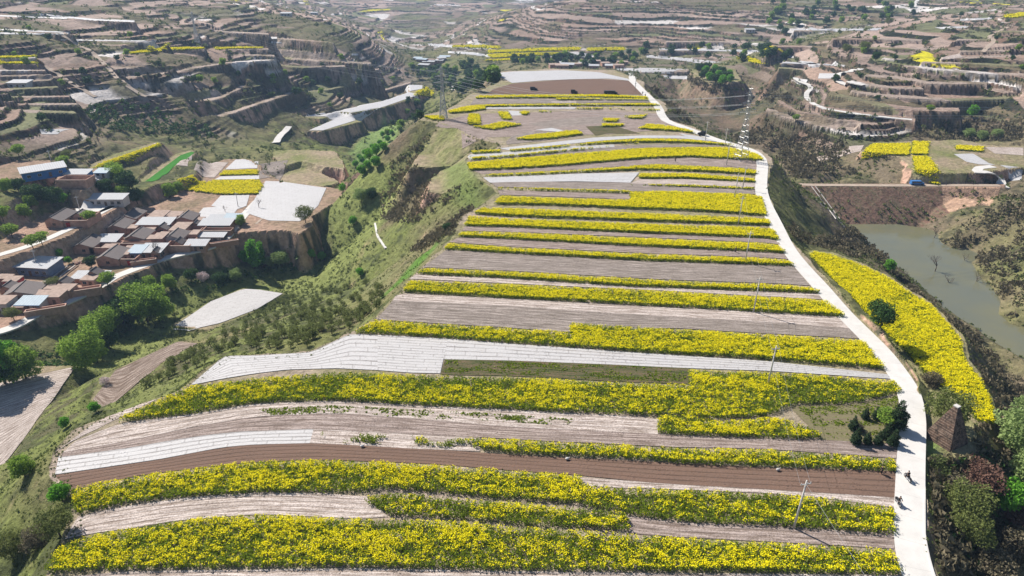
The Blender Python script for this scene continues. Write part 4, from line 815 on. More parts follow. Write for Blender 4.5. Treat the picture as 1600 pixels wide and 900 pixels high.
for t in (
 ('willow', 231, 503, 13, 'tallest round willow below the village cliff'), ('willow2', 254, 499, 9, 'smaller willow leaning on the right side of the tallest round willow'), ('dark', 193, 505, 11, 'dark round tree left of the tallest willow'),
 ('willow', 160, 538, 11, 'pale green willow at the middle of the row under the cliff'), ('willow2', 180, 515, 8, 'small willow between the dark round tree and the middle willow'), ('dark', 172, 545, 7, 'dark low tree in front of the middle willow'),
 ('willow', 134, 576, 11, 'broad round willow at the near end of the row under the cliff'), ('willow2', 153, 566, 8, 'small willow on the right shoulder of the broad near willow'),
 ('willow2', 41, 592, 9.5, 'round ball-shaped willow at the left above the pale field'), ('poplar', 8, 600, 17, 'tall bright poplar cut by the left edge of the photo'), ('poplar', -14, 610, 18, 'poplar outside the left edge, half hidden'), ('dark', 22, 598, 7, 'dark bushy tree between the poplar and the ball-shaped willow'), ('bright', 18, 560, 7, 'bright tree top behind the left-edge poplar'),
 ('poplar', 398, 420, 14, 'dark green poplar at the bend of the lane'), ('poplar', 410, 418, 12, 'poplar right beside the dark one at the lane bend'), ('bright', 385, 412, 7, 'bright green bushy tree on the cliff corner left of the poplars'), ('pale', 440, 416, 8, 'silvery green willow shrub right of the poplars'), ('pale', 425, 418, 6, 'small silvery willow between poplars and the larger silvery one'),
 ('bright', 504, 408, 5, 'right one of two round green bushes on the shady valley floor'), ('bright', 487, 404, 5, 'left one of two round green bushes on the shady valley floor'), ('pale', 368, 440, 6, 'pale green shrub in the shade under the cliff'), ('dark', 345, 445, 6, 'dark bush in the shade under the cliff'),
 ('willow2', 236, 455, 7, 'light green tree leaning against the cliff face, left of two'), ('willow2', 266, 452, 7, 'light green tree leaning against the cliff face, right of two'), ('dark', 216, 462, 7, 'dark tree in front of the cliff, left of the two light ones'), ('dark', 300, 440, 6, 'dark shrub under the middle of the cliff'),
 ('olive', 478, 348, 8, 'round spreading tree alone at the rim of the white film field'), ('bright', 536, 300, 5, 'small green tree on the saddle above the earth pillar'), ('pale', 565, 316, 7, 'slender pale tree beside the dry stream bed'), ('dark', 581, 312, 6, 'dark slender tree behind the dry stream bed'), ('bright', 552, 352, 5, 'single young tree on the grass below the earth pillar'), ('bright', 563, 432, 4, 'lone sapling on the green slope'), ('dark', 699, 362, 3, 'single small bush on the grassy flank near the field edge'),
 ('willow2', 266, 308, 8, 'fresh green tree behind the village beside the green wheat plot'), ('willow2', 280, 300, 6, 'lighter small tree at the lower end of the wheat plot'), ('willow', 183, 292, 9, 'bright round tree on the slope above the village'), ('dark', 202, 300, 8, 'dark tree on the slope right of the bright round one'), ('willow2', 196, 316, 7, 'light green tree lower on the slope behind the white hall'), ('dark', 215, 318, 6, 'dark scrubby tree near the slope foot'), ('dark', 165, 305, 6, 'dark tree behind the white hall roof'),
 ('yellowish', 101, 262, 5, 'yellow green tree behind the blue-sided shed'), ('yellowish', 142, 348, 4.5, 'small yellow green tree in front of the white hall'), ('willow2', 377, 352, 5.5, 'rounded green tree beside the blue roofed house'), ('yellowish', 169, 447, 6, 'yellow green tree leaning over the lane by the cliff rim'), ('yellowish', 20, 372, 5, 'light tree at the left edge above the upper lane'), ('yellowish', 52, 388, 4.5, 'left one of the small trees along the upper lane'), ('yellowish', 67, 383, 4.5, 'right one of the small trees along the upper lane'), ('olive', 85, 452, 5, 'brownish green tree in the yard of the blue walled hall'), ('olive', 22, 500, 5, 'brownish tree on the rim at the left end of the village'),
 ('willow2', 40, 340, 5, 'green bush on the steep bank at the left'), ('dark', 60, 318, 7, 'dark tree under the blue-sided shed'), ('dark', 85, 322, 7, 'dark tree below the upper brick yard'), ('willow2', 50, 325, 5, 'bright tree between the dark ones under the shed'), ('bright', 100, 318, 4, 'small bright shrub below the upper brick yard wall'), ('dark', 30, 300, 5, 'dark bush left under the blue-sided shed'), ('willow2', 12, 300, 5, 'light bush at the left edge under the shed'), ('olive', 105, 250, 4, 'dull green shrub behind the sheds'), ('yellowish', 30, 245, 5, 'light tree above the red cut bank at the left'), ('yellowish', 5, 345, 5, 'light bush at the very left edge above the lane'), ('dark', 143, 418, 5, 'dark green shrubs on the bank between two rows of houses'), ('bright', 95, 402, 4, 'low green bush on the bank under the upper lane'), ('bright', 108, 412, 3.5, 'fresh green thicket beside the pile of planks'),
 ('dark', 1375, 512, 6.5, 'solitary dark green tree at the roadside edge of the bench field'), ('conifer', 1398, 672, 8, 'largest dark conifer overhanging the road'), ('conifer', 1384, 686, 4.5, 'dark conifer just left of the largest one'), ('conifer', 1332, 672, 4, 'slim conifer standing alone at the left of the grassy corner'), ('conifer', 1336, 694, 4.5, 'conifer at the lower left of the grassy corner'), ('conifer', 1354, 694, 3.5, 'small conifer in the lower middle of the grassy corner'), ('conifer', 1371, 695, 3.8, 'small conifer right of the lower middle one'), ('conifer', 1394, 697, 4.5, 'conifer at the lower right of the grassy corner by the road'), ('conifer', 1351, 655, 3.4, 'small conifer at the upper middle of the grassy corner'), ('conifer', 1368, 655, 3.6, 'small conifer touching the rapeseed above it'), ('yellowish', 1383, 667, 4, 'yellow green bush in front of the largest conifer'),
 ('olive', 1474, 668, 7.5, 'broad olive green willow overhanging the road behind the brick pyramid'), ('pale', 1588, 715, 11, 'largest pale green willow at the right edge'), ('pale', 1602, 665, 8, 'upper pale green willow cut by the right edge'), ('pale', 1612, 780, 10, 'lower pale green willow beyond the right edge'), ('bright', 1568, 800, 7, 'vivid green young tree in the shaded gully at the right'), ('olive', 1500, 815, 7, 'yellow olive bush right of the road near the bottom'), ('olive', 1512, 850, 6, 'olive bush below the yellow olive one near the bottom right'),
 ('redshrub', 1532, 765, 5, 'large reddish brown thicket right of the pyramid'), ('brownshrub', 1492, 778, 4.5, 'tan brown leafless bush left of the reddish thicket'), ('brownshrub', 1580, 870, 5.5, 'large grey brown bush at the bottom right corner'), ('brownshrub', 1545, 900, 5, 'grey brown bush at the bottom edge right of the road'), ('redshrub', 1590, 820, 4, 'reddish bush at the right edge above the corner bush'), ('brownshrub', 1340, 690-18, 1.6, 'dry low bush in the grassy corner'),
 ('blossom', 318, 440, 4.5, 'pale blossoming bush in the shade at the cliff foot'), ('blossom', 165, 600, 2.5, 'small pale blossoming shrub on the valley grass'),
 ('brownshrub', 1455, 600, 3, 'small dark brown bush at the edge of the bench field'), ('greenshrub', 1462, 730, 2.4, 'upper low green shrub beside the road edge'), ('greenshrub', 1470, 748, 2.6, 'lower low green shrub beside the road edge'),
 ('bright', 1388, 424, 5, 'bright green bush on the bank above the pond'), ('bright', 1518, 183, 8, 'bright green tree on the dark lower slope at the right'), ('pale', 1512, 218, 7, 'left pale green clump under the right hill'), ('pale', 1533, 220, 6.5, 'middle pale green clump under the right hill'), ('pale', 1556, 218, 6.5, 'right pale green clump under the right hill'), ('yellowish', 1243, 190, 5, 'little yellow green tree on the bare terraces'), ('yellowish', 1452, 176, 5, 'yellow green tree on the edge of a right hill terrace'), ('dark', 1368, 95, 7, 'dark tree where the right hill terraces begin'), ('olive', 1388, 40, 9, 'round pale tree high on the right hill'), ('olive', 1350, 82, 9, 'broad dull green tree beside the dark one on the right hill'), ('olive', 1322, 84, 8, 'dull green tree left of the broad one on the right hill'), ('dark', 1225, 55, 10, 'large green tree left of the right hill terraces'), ('willow2', 1222, 70, 8, 'light tree below the large green one left of the right hill'), ('willow2', 1248, 70, 7, 'small light tree in the hollow left of the right hill'),
 ('olive', 95, 838, 5, 'thorny tree on the slope at the bottom left'), ('brownshrub', 62, 850, 3.5, 'dark bare shrub on the bottom left slope'), ('olive', 20, 870, 4.5, 'pale leaved shrub at the bottom left corner'), ('willow2', 40, 745, 4, 'young tree on the grass below the pale left field'), ('bright', 150, 645, 3.4, 'green bush at the end of the rubbly plot'), ('bright', 103, 668, 3.2, 'green shrub on the grass left of the pale tongue field'), ('bright', 98, 785, 4, 'deep green shrub on the broken rim of the plateau'),
 ): put_tree(t[0], t[1], t[2], t[3], t[4])
# rows of similar trees
grp = 'young trees on the stream meadow'
for px, py in ((556,262),(566,256),(577,251),(588,244),(600,238),(570,243),(582,234),(594,228),(606,222),(562,250),(612,212),(598,214),(588,262),(575,266),(566,274)):
    put_tree('bright', px, py, random.uniform(5, 7), 'young bright green tree on the stream meadow between the cliffs', group=grp)
grp = 'dense green wood on the far knoll'
for k, (px, py) in enumerate([(1092,112),(1102,115),(1112,118),(1122,122),(1132,125),(1140,128),(1098,122),(1108,126),(1118,129),(1128,132),(1104,109),(1116,112),(1128,117),(1139,121)]):
    put_tree('bright' if k % 2 else 'dark', px, py+2, random.uniform(8, 10), 'green tree of the small dense wood on the far knoll, %s foliage' % ('bright' if k % 2 else 'dark'), group=grp+(' bright' if k % 2 else ' dark'))
# far valley woods
rl = random.Random(5)
def belt(poly, n, keys, lab, grp, h=(6, 10)):
    pl = np.array(poly, float); k = 0; lo = pl.min(0); hi = pl.max(0)
    while k < n:
        q = np.array([rl.uniform(lo[0], hi[0]), rl.uniform(lo[1], hi[1])])
        if polydist(q[:1], q[1:], pl)[0] < 0:
            key = rl.choice(keys); put_tree(key, q[0], q[1], rl.uniform(*h), lab[key], group=grp+', '+key); k += 1
L2 = {'far': 'small dark tree of the wood in the far valley', 'farbright': 'small light green tree of the wood in the far valley'}
belt([(640,108),(700,100),(760,104),(775,112),(770,135),(745,145),(700,150),(680,140),(650,125)], 70, ['far', 'far', 'far', 'farbright'], L2, 'trees in the far valley')
belt([(770,95),(860,92),(1000,84),(1010,92),(975,108),(900,104),(800,102)], 46, ['far', 'far', 'farbright'], {'far': 'small dark tree of the belt beyond the plateau end', 'farbright': 'small light green tree of the belt beyond the plateau end'}, 'trees in the belt beyond the plateau')
belt([(1000,70),(1240,74),(1240,95),(1120,98),(1000,90)], 24, ['far', 'far', 'farbright'], {'far': 'small dark tree at the foot of the middle hill', 'farbright': 'small light tree at the foot of the middle hill'}, 'trees at the foot of the middle hill')
belt([(1200,0),(1440,0),(1430,28),(1330,35),(1200,50)], 46, ['far', 'farbright'], {'far': 'small dark tree on the hazy slope behind the right hill', 'farbright': 'small light tree on the hazy slope behind the right hill'}, 'trees on the hazy slope', (7, 10))
belt([(310,95),(600,90),(640,120),(600,150),(420,190),(300,130)], 22, ['far', 'farbright'], {'far': 'small dark tree scattered over the left spur', 'farbright': 'small light tree scattered over the left spur'}, 'trees scattered over the left spur', (4, 7))
belt([(0,20),(300,5),(300,180),(0,200)], 14, ['far', 'farbright'], {'far': 'small dark tree scattered over the left hill', 'farbright': 'small light tree scattered over the left hill'}, 'trees scattered over the left hill', (3.5, 6))
belt([(1260,60),(1600,10),(1600,190),(1300,150)], 14, ['far', 'farbright'], {'far': 'small dark tree scattered over the right hill', 'farbright': 'small light tree scattered over the right hill'}, 'trees scattered over the right hill', (3, 6))
belt([(680,170),(640,200),(600,215),(640,150)], 14, ['far', 'farbright'], {'far': 'small dark tree on the shaded stream slope', 'farbright': 'small light tree on the shaded stream slope'}, 'trees on the shaded stream slope', (4, 7))
# orchard saplings on the left flank
P_('sapling', 'orchard_sapling', 'olive_leaf', 2.6, 2.2, nleaf=260, size=.16, low=.25)
grp = 'orchard saplings on the left flank'
op = np.array([(250,575),(330,530),(400,490),(470,450),(560,440),(610,448),(600,480),(560,515),(490,545),(400,552),(345,556),(290,595),(215,615)], float); k = 0
while k < 230:
    q = np.array([rl.uniform(215, 612), rl.uniform(440, 615)])
    if polydist(q[:1], q[1:], op)[0] < -4:
        put_tree('sapling', q[0], q[1], rl.uniform(2.0, 3.2), 'small olive sapling of the orchard on the flank below the plateau rim', group=grp); k += 1
# bare trees
for i, (px, py, h, lb) in enumerate(((1461,424,9,'dead tree with a full spread of bare branches standing in the pond'), (1480,450,7,'bare tree at the near pond shore, leaning left'), (1458,375,8,'thin bare tree at the far corner of the pond'), (1505,412,6,'short bare stump tree at the right bank of the pond'), (1432,438,6,'bare tree on the left bank of the pond'), (1524,446,8,'tall thin bare tree at the right bank of the pond'),
    (245,400,9,'dark leafless tree rising between the houses'), (368,370,8,'dark leafless tree beside the lane bend'), (352,332,5,'pale leafless tree at the edge of the film plot'), (405,325,6,'pinkish bare tree left of the white film field'), (1412,440,6,'bare grey tree on the bank above the pond, left of the bright bush'))):
    o = bare_tree(h, 50+i, lb); X, Y, Z = at(px, py, POND_Z if i == 0 else None); o.location = (X, Y, POND_Z-.3 if i == 0 else Z)

# ------------------------------------------------------------------ ground-covering scrub
def scrub(name, polys, n, mat, hgt, rg, zoneonly=None, dens=None, kind='stuff', upright=.6, leaf_s=.3, nl=9, rmin=50, rmax=1500, azr=AZ*.82):
    u = rg.random(n); a = (rg.random(n)*2-1)*azr; r = np.exp(np.log(rmin)+u*(np.log(rmax)-np.log(rmin)))
    x = r*np.sin(a); y = r*np.cos(a)
    if polys is not None:
        ins = np.zeros(n, bool)
        for pl in polys: ins |= polydist(x, y, hit(resample(np.array(pl+[pl[0]]), 40)[:-1])) < 0
        x = x[ins]; y = y[ins]; r = r[ins]
    k = rg.random(len(x)) < (dens(x, y, r) if dens else 1); x = x[k]; y = y[k]; r = r[k]; N = len(x)
    if N == 0: return
    z = H(x, y); sz = hgt*(.5+.8*rg.random(N))*np.clip(r/260, .75, 2.4); T = []
    for j in range(nl):
        d = rg.normal(size=(N, 3)); d /= np.linalg.norm(d, axis=1)[:, None]; d[:, 2] = np.abs(d[:, 2])
        c = np.stack([x, y, z], 1)+d*np.stack([sz*.55, sz*.55, sz*.75], 1)*(.5+.5*rg.random((N, 1)))
        T.append(tris(c, leaf_s*sz*(.7+.6*rg.random(N)), upright, rg))
    T = np.concatenate(T); tag(link(name, npmesh(name, T.reshape(-1, 3), np.arange(len(T)*3).reshape(-1, 3), M[mat])), SCL[name], 'vegetation', None, 'stuff'); print(name, N)
SCL = {'weeds': 'low weeds and young green crop on fallow patches of the plateau', 'hillside_scrub': 'dull green scrub growing on terrace banks and slopes', 'brushwood': 'grey brown leafless brushwood filling the gullies and pond banks', 'valley_scrub': 'fresh green bushes and tall weeds on the left valley slopes', 'thicket_and_shade': 'dark thicket at the village cliff foot and right gully, and dark leaves painting shade on a left slope', 'grass_tufts': 'tufts of grass along field edges and slopes'}
kk = _k; tl = lambda a: (lambda X, Y: lookup(a, X, Y))
SL = slope
def d_hill(x, y, r):
    f = lookup(_f, x, y); h_ = lookup(hill, x, y); c = lookup(_c, x, y); nn = fbm(x/22, y/22, 301, 3)
    p = np.where(h_ > .4, np.where(f > .78, .8, .02)+.25*np.clip(nn-.2, 0, 1), .22+.9*nn)
    return np.where(c > 0, 0, p)
scrub('hillside_scrub', None, 80000, 'scrub_green', 1.15, np.random.default_rng(1), dens=d_hill, rmin=230, rmax=1500)
GUL = [[(1000,125),(1060,118),(1110,135),(1200,140),(1240,150),(1200,180),(1200,200),(1300,215),(1340,225),(1300,262),(1350,272),(1240,280),(1205,240),(1150,222),(1090,195),(1050,180),(1040,160)],
       [(1340,352),(1370,395),(1400,430),(1450,480),(1520,515),(1560,560),(1600,600),(1600,640),(1560,640),(1520,560),(1480,500),(1420,445),(1360,410),(1230,372),(1225,350),(1290,372)],
       [(1460,385),(1530,340),(1600,300),(1620,520),(1560,490),(1540,430),(1520,395),(1480,400)], [(1460,190),(1600,190),(1600,220),(1500,222),(1420,215)], [(1450,700),(1600,600),(1620,900),(1470,900)], [(612,255),(700,190),(720,215),(660,262),(640,290),(603,300)], [(592,302),(640,290),(700,272),(722,300),(690,330),(640,350),(600,345)], [(640,392),(690,345),(738,322),(742,335),(700,372),(655,396)]]
scrub('brushwood', GUL, 170000, 'scrub_brown', 2.4, np.random.default_rng(2), dens=lambda x, y, r: np.where((lookup(_c, x, y) > 0) | (H(x, y) < POND_Z+.2) & (x > 60), 0, .55+.8*fbm(x/12, y/12, 55, 3)), upright=.9, leaf_s=.22, nl=11, rmin=80, rmax=900)
MDW = [onz(pg, z_) for pg, z_, cc in MEADOW]
def d_val(x, y, r):
    c = lookup(_c, x, y).copy(); c[(polydist(x, y, MDW[0]) < 0) & (fbm(x/15, y/15, 71, 3) < .25)] = 1; g = lookup(_g, x, y); nn = fbm(x/9, y/9, 311, 3); return np.where(c > 0, 0, np.where(x < 20, .04+.75*np.clip(nn-.12, 0, 1)*2.2, .12+nn)*np.clip(g*1.2, .1, 1))
scrub('valley_scrub', None, 110000, 'scrub_green', .8, np.random.default_rng(3), dens=d_val, rmin=60, rmax=420, nl=8)
scrub('thicket_and_shade', [[(0,560),(100,540),(180,500),(260,460),(330,430),(400,415),(500,400),(500,420),(420,432),(330,455),(260,480),(200,520),(120,585),(60,600),(0,620)], [(1450,700),(1530,690),(1600,760),(1600,900),(1530,900),(1470,830)], [(110,170),(220,160),(330,200),(340,215),(180,205)]], 110000, 'dark_leaf', 2.0, np.random.default_rng(4), dens=lambda x, y, r: np.where(lookup(_c, x, y) > 0, 0, .6), rmin=60, rmax=700, nl=10, leaf_s=.26)  # last outline: dark leaves painted in for a slope lying in shade
scrub('weeds', [[(1245,636),(1325,635),(1405,620),(1402,690),(1330,688),(1290,686)], [(697,563),(800,566),(950,572),(1074,577),(1074,598),(950,594),(800,586),(692,584)], [(405,640),(520,634),(700,642),(900,656),(900,666),(700,656),(520,645),(410,650)]], 260000, 'rape_green', .42, np.random.default_rng(12), dens=lambda x, y, r: np.clip(.35+1.3*fbm(x/4, y/1.5, 66, 3), .02, .9), rmin=95, rmax=190, nl=6, leaf_s=.5, azr=math.radians(36))
PLW = padw[2][0]; RDW = onz(resample(ROAD, 90), 0); RDP = np.concatenate([RDW+[2.6, 0], (RDW-[2.6, 0])[::-1]])
scrub('grass_tufts', None, 90000, 'olive_leaf', .32, np.random.default_rng(6), dens=lambda x, y, r: np.where((lookup(_c, x, y) == 3) & (polydist(x, y, PLW) > -2.2) & (polydist(x, y, RDP) > .3), .9, np.where((lookup(_c, x, y) == 0), .35, 0)), rmin=60, rmax=330, nl=5, leaf_s=.6)
# ------------------------------------------------------------------ village
def rows(name, a, b, per, axis=0):
    s = NT(name); tc = s.n('ShaderNodeTexCoord'); sp = s.n('ShaderNodeSeparateXYZ'); s.l(tc.outputs['Object'], sp.inputs[0])
    fr = s.math('FRACT', s.math('DIVIDE', sp.outputs[axis], per)); ln = s.ramp(s.math('ABSOLUTE', s.math('SUBTRACT', fr, .5)), .3, .5); nz = s.noise(geo(s), 1.2, 4, .7)
    c = s.mix(ln, a, b); c = s.mix(s.ramp(nz, .35, .7, 0, .55), c, tuple(q*.6 for q in a)); M[name] = s.bsdf(c, .75, .25, bump=ln, bstr=.5, bdist=.08); return M[name]
rows('roof_tile', (.17, .145, .14), (.085, .075, .075), .45, 1); rows('roof_metal', (.46, .47, .49), (.32, .33, .36), .9, 0); rows('roof_blue', (.42, .50, .56), (.30, .37, .43), .9, 0)
rows('brick', (.38, .22, .165), (.26, .15, .115), .30, 2); s = NT('old_brick'); tc = s.n('ShaderNodeTexCoord'); bk = s.n('ShaderNodeTexBrick'); bk.inputs['Scale'].default_value = 1.0; bk.inputs['Brick Width'].default_value = .55; bk.inputs['Row Height'].default_value = .24; bk.inputs['Mortar Size'].default_value = .035
mp = s.n('ShaderNodeMapping'); mp.inputs['Rotation'].default_value = (math.radians(90), 0, math.radians(40)); s.l(tc.outputs['Object'], mp.inputs[0]); s.l(mp.outputs[0], bk.inputs[0]); bk.inputs['Color1'].default_value = (.20, .125, .09, 1); bk.inputs['Color2'].default_value = (.10, .065, .05, 1); bk.inputs['Mortar'].default_value = (.26, .20, .16, 1)
nz = s.noise(geo(s), 1.6, 5, .75); M['old_brick'] = s.bsdf(s.mix(s.ramp(nz, .42, .62), bk.outputs[0], (.045, .035, .03)), .9, .1, bump=nz, bstr=.8, bdist=.12)
M['mud'] = m_plain('mud_wall', (.42, .26, .20), .95, .25, .8); M['flat'] = m_plain('flat_roof', (.34, .26, .22), .95, .25, .7); M['plaster'] = m_plain('plaster', (.48, .46, .45), .85, .15, .8); M['blue_wall'] = m_plain('blue_wall', (.16, .22, .32), .7, .2, .8)
M['blue_sheet'] = m_plain('blue_sheet', (.05, .17, .42), .5, .15, 1); M['yard'] = m_plain('yard', (.40, .36, .33), .9, .15, .5); M['glass'] = m_plain('window_glass', (.02, .025, .03), .15, .2, 1, .6); M['wood'] = m_plain('weathered_wood', (.15, .10, .07), .8, .3, 2); M['teal'] = m_plain('teal_sheet', (.04, .33, .32), .5, .15, 1); M['redpaint'] = m_plain('red_paint', (.35, .03, .03), .5, .15, 1)
M['steel'] = m_plain('galvanised_steel', (.42, .43, .45), .45, .15, 2, .5, metal=.4); M['conc'] = m_plain('pole_concrete', (.50, .48, .46), .85, .15, 2); M['black'] = m_plain('black', (.015, .015, .018), .6, .3, 3); M['char'] = m_plain('charcoal', (.05, .05, .055), .5, .3, 3)
M['skin'] = m_plain('skin', (.45, .27, .19), .6, .1, 3); M['hair'] = m_plain('hair', (.015, .012, .01), .6, .2, 5)
HN = [0]
def facade(parent, w, face_y, x0, x1, h, nwin, door=True, glass='glass', fr='plaster', zb=0.0):
    """doors and windows on the wall that faces the lane"""
    n_ = nwin+(1 if door else 0); seg = (x1-x0)/n_; di = n_//2
    for i in range(n_):
        cx = x0+seg*(i+.5)
        if door and i == di:
            d = MB().box(cx-.55, cx+.55, face_y-.06, face_y-.012, zb+.05, zb+2.1).build('door', 'wood', parent); MB().box(cx+.3, cx+.4, face_y-.12, face_y-.062, zb+1.0, zb+1.1).build('handle', 'steel', d)
        else:
            ww = min(.75, seg*.34); f = MB().box(cx-ww, cx+ww, face_y-.05, face_y-.012, zb+.9, zb+2.15).build('window', fr, parent); MB().box(cx-ww+.1, cx-.04, face_y-.08, face_y-.052, zb+1.0, zb+2.05).box(cx+.04, cx+ww-.1, face_y-.08, face_y-.052, zb+1.0, zb+2.05).build('pane', glass, f)
def house(px, py, z, w, d, kind, label, h=2.9, rz=0.0, wall='mud', name=None, nwin=2, door=True, cat='house', dx=0, dy=0):
    """front-left ground corner at the surveyed pixel; w along the lane, d in depth"""
    X, Y, Z = at(px, py, z); g_ = H(*[np.array([v]) for v in (X+w/2, Y+d/2)])[0] if z is None else z
    o = empty(name or {'tile': 'tiled_house', 'metal': 'metal_roofed_house', 'flat': 'flat_roofed_house', 'blue': 'blue_roofed_house', 'shed': 'shed'}[kind], (X+dx, Y+dy, g_), rz); tag(o, label, cat)
    if kind == 'tile':
        rx = w*.62; hr = h+1.5                                          # ridge runs away from the viewer, nearer to the left wall
        MB().prism([(0, -.5), (w, -.5), (w, h), (w-rx, hr), (0, h*.98)], 0, d).build('wall', wall, o)
        e = .35; r = MB().prism([(-e, h-.1), (w-rx, hr+.05), (w-rx, hr+.22), (-e, h+.1)], -e, d+e).prism([(w-rx, hr+.05), (w+e, h-.1), (w+e, h+.1), (w-rx, hr+.22)], -e, d+e).build('roof', 'roof_tile', o)
        MB().box(w-rx-.13, w-rx+.13, -e-.05, d+e+.05, hr+.2, hr+.42).build('ridge', 'char', r)
        facade(o, w, -0.0, .5, w-.5, h, 1, False, fr='mud')
        for i, yy in enumerate((d*.2, d*.5, d*.8)):
            if i == 1: MB().box(w+.012, w+.06, yy-.5, yy+.5, .05, 2.1).build('door', 'wood', o)
            else:
                f = MB().box(w+.012, w+.05, yy-.75, yy+.75, .9, 2.1).build('window', 'plaster', o); MB().box(w+.052, w+.08, yy-.62, yy+.62, 1.0, 2.0).build('pane', 'glass', f)
    else:
        t = {'metal': 'roof_metal', 'blue': 'roof_blue', 'flat': 'flat', 'shed': 'roof_metal'}[kind]
        lift = {'metal': .7, 'blue': .7, 'flat': .12, 'shed': .4}[kind]; e = {'metal': .55, 'blue': .5, 'flat': .18, 'shed': .35}[kind]
        MB().prism([(0, -.6), (d, -.6), (d, h+lift), (0, h)], 0, w, 'x').build('wall', wall, o)
        th = .12 if kind != 'flat' else .3
        r = MB().prism([(-e, h-.03), (d+e, h+lift+.04), (d+e, h+lift+.04+th), (-e, h-.03+th)], -e, w+e, 'x').build('roof', t, o)
        if kind != 'flat': MB().box(-e, w+e, -e-.06, -e-.003, h-.18, h+.10).build('fascia', 'steel' if kind != 'blue' else 'blue_sheet', r)
        if nwin or door: facade(o, w, 0, .4, w-.4, h, nwin, door, fr='plaster' if wall != 'plaster' else 'char')
    HN[0] += 1; return o
def yardwall(px, py, z, w, d, label, h=2.4, mat='mud', open_back=False, t=.35, gate=None, rz=0.0):
    X, Y, Z = at(px, py, z); o = empty('courtyard_wall', (X, Y, z), rz); tag(o, label, 'wall')
    b = MB().box(0, w, 0, t, -.5, h).box(0, t, t+.003, d, -.5, h-.02).box(w-t, w, t+.003, d, -.5, h-.02)
    if not open_back: b.box(t+.003, w-t-.003, d-t, d, -.5, h-.04)
    b.build('wall', mat, o); MB().box(-.08, w+.08, -.08, t+.08, h+.003, h+.16).build('coping', 'flat', o)
    MB().box(t, w-t, t, d-t, -.02, .06).build('yard_floor', 'yard', o)
    if gate is not None:
        g = MB().box(gate, gate+1.6, -.06, -.012, 0, 2.1).build('gate', 'redpaint', o); MB().box(gate-.2, gate+1.8, -.3, .1, 2.12, 2.35).build('lintel', 'roof_tile', g)
    return o
VZ = -36; UZ = -29
# upper row
house(73, 356, UZ, 7.0, 11, 'tile', 'tiled house at the left corner of the lone yard above the upper lane')
yardwall(97, 355, UZ, 10.5, 11, 'reddish yard wall right of the tiled house above the upper lane', 2.8, gate=2)
house(115, 347, UZ, 6.0, 4.5, 'tile', 'small grey tiled outhouse in the back of the yard above the upper lane', 2.4)
house(139, 322, UZ, 15.5, 5.5, 'metal', 'long white hall with a pale metal roof above the upper lane', 3.2, wall='plaster', nwin=4)
house(37, 283, -19, 17, 8, 'metal', 'long shed with blue side and pale roof, standing highest at the left', 3.4, rz=math.radians(38), wall='blue_sheet', nwin=3, cat='shed', name='shed')
yardwall(90, 294, -22, 13, 8, 'reddish brick yard wall on the ledge right of the blue-sided shed', 3.6, 'mud')
house(104, 284, -22, 10, 5, 'metal', 'low white roofed house with bright blue eaves inside the ledge yard', 3.6, wall='blue_sheet', nwin=1)
house(149, 278, -22, 5.5, 5, 'blue', 'small grey blue roofed hut at the right end of the ledge', 2.4, wall='conc' , nwin=1, cat='hut', name='hut')
# middle of the village
house(188, 352, VZ, 7.5, 10, 'tile', 'farthest tiled house of the left column in the main village')
yardwall(209, 351, VZ, 6, 8, 'low yard wall right of the farthest tiled house of the left column', 2.3)
house(170, 367, VZ, 7.5, 9, 'tile', 'second tiled house of the left column, lower left of the farthest')
house(190, 366, VZ, 6.5, 4, 'flat', 'pale flat roofed annex beside the second tiled house of the left column', 2.5, nwin=1)
house(197, 384, VZ, 8, 9.5, 'tile', 'tiled house in the centre of the village with a long brick wall below')
house(220, 383, VZ, 7.5, 4, 'flat', 'flat annex joined to the right of the central tiled house', 2.5, nwin=1)
house(239, 388, VZ, 4.6, 6, 'flat', 'tall brick box house right of the central tiled house', 4.0, wall='brick', nwin=1)
yardwall(176, 390, VZ, 18, 3, 'long low brick wall in front of the central tiled house', 2.6, 'brick')
house(216, 361, VZ, 14, 6.5, 'metal', 'long white metal roofed house at the centre back of the village', 3.0, nwin=3)
house(232, 349, VZ, 7, 8, 'flat', 'pale flat roofed house behind the long white metal roof', 2.8, nwin=1)
house(256, 346, VZ, 7.5, 5, 'flat', 'second flat roofed house right of the pale one at the village back', 2.6, nwin=2)
house(276, 354, VZ, 7.5, 8, 'tile', 'dark tiled house beside the white film plot at the village back')
house(266, 371, VZ, 6.5, 9, 'flat', 'large pink flat roofed house right of the centre', 3.0, nwin=1)
yardwall(287, 371, VZ, 8, 7, 'brick wall right of the large pink flat roofed house', 2.8, 'brick', gate=4.5)
house(313, 362, VZ, 13, 6, 'metal', 'white metal roofed house with teal doors at the right of the village', 3.0, wall='brick', nwin=2, door=False)
X_, Y_, Z_ = at(313, 362, VZ); oo = MB().box(X_+5, X_+7.2, Y_-.14, Y_-.09, VZ+.1, VZ+2.4).box(X_+7.5, X_+10.5, Y_-.14, Y_-.09, VZ+.1, VZ+2.4).build('sheet_gate', 'teal'); tag(oo, 'teal sheet gates under the white metal roof at the right of the village', 'gate')
yardwall(312, 369, VZ, 13.5, 4, 'plain brick wall in front of the house with teal doors', 2.4, 'brick')
house(351, 352, VZ, 6.5, 5, 'blue', 'light blue roofed house at the right end of the village', 2.8, nwin=1)
house(326, 349, VZ, 9.5, 4, 'shed', 'dark open shelter behind the light blue roof', 2.2, wall='char', cat='shed', nwin=0, door=False)  # charcoal wall colour stands in for the shade inside the open shelter
house(258, 384, VZ, 7.5, 8, 'tile', 'cream gabled house above the lane corner, right of the tall brick box', wall='plaster')
yardwall(279, 384, VZ, 7, 5, 'little yard wall right of the cream gabled house', 2.4)
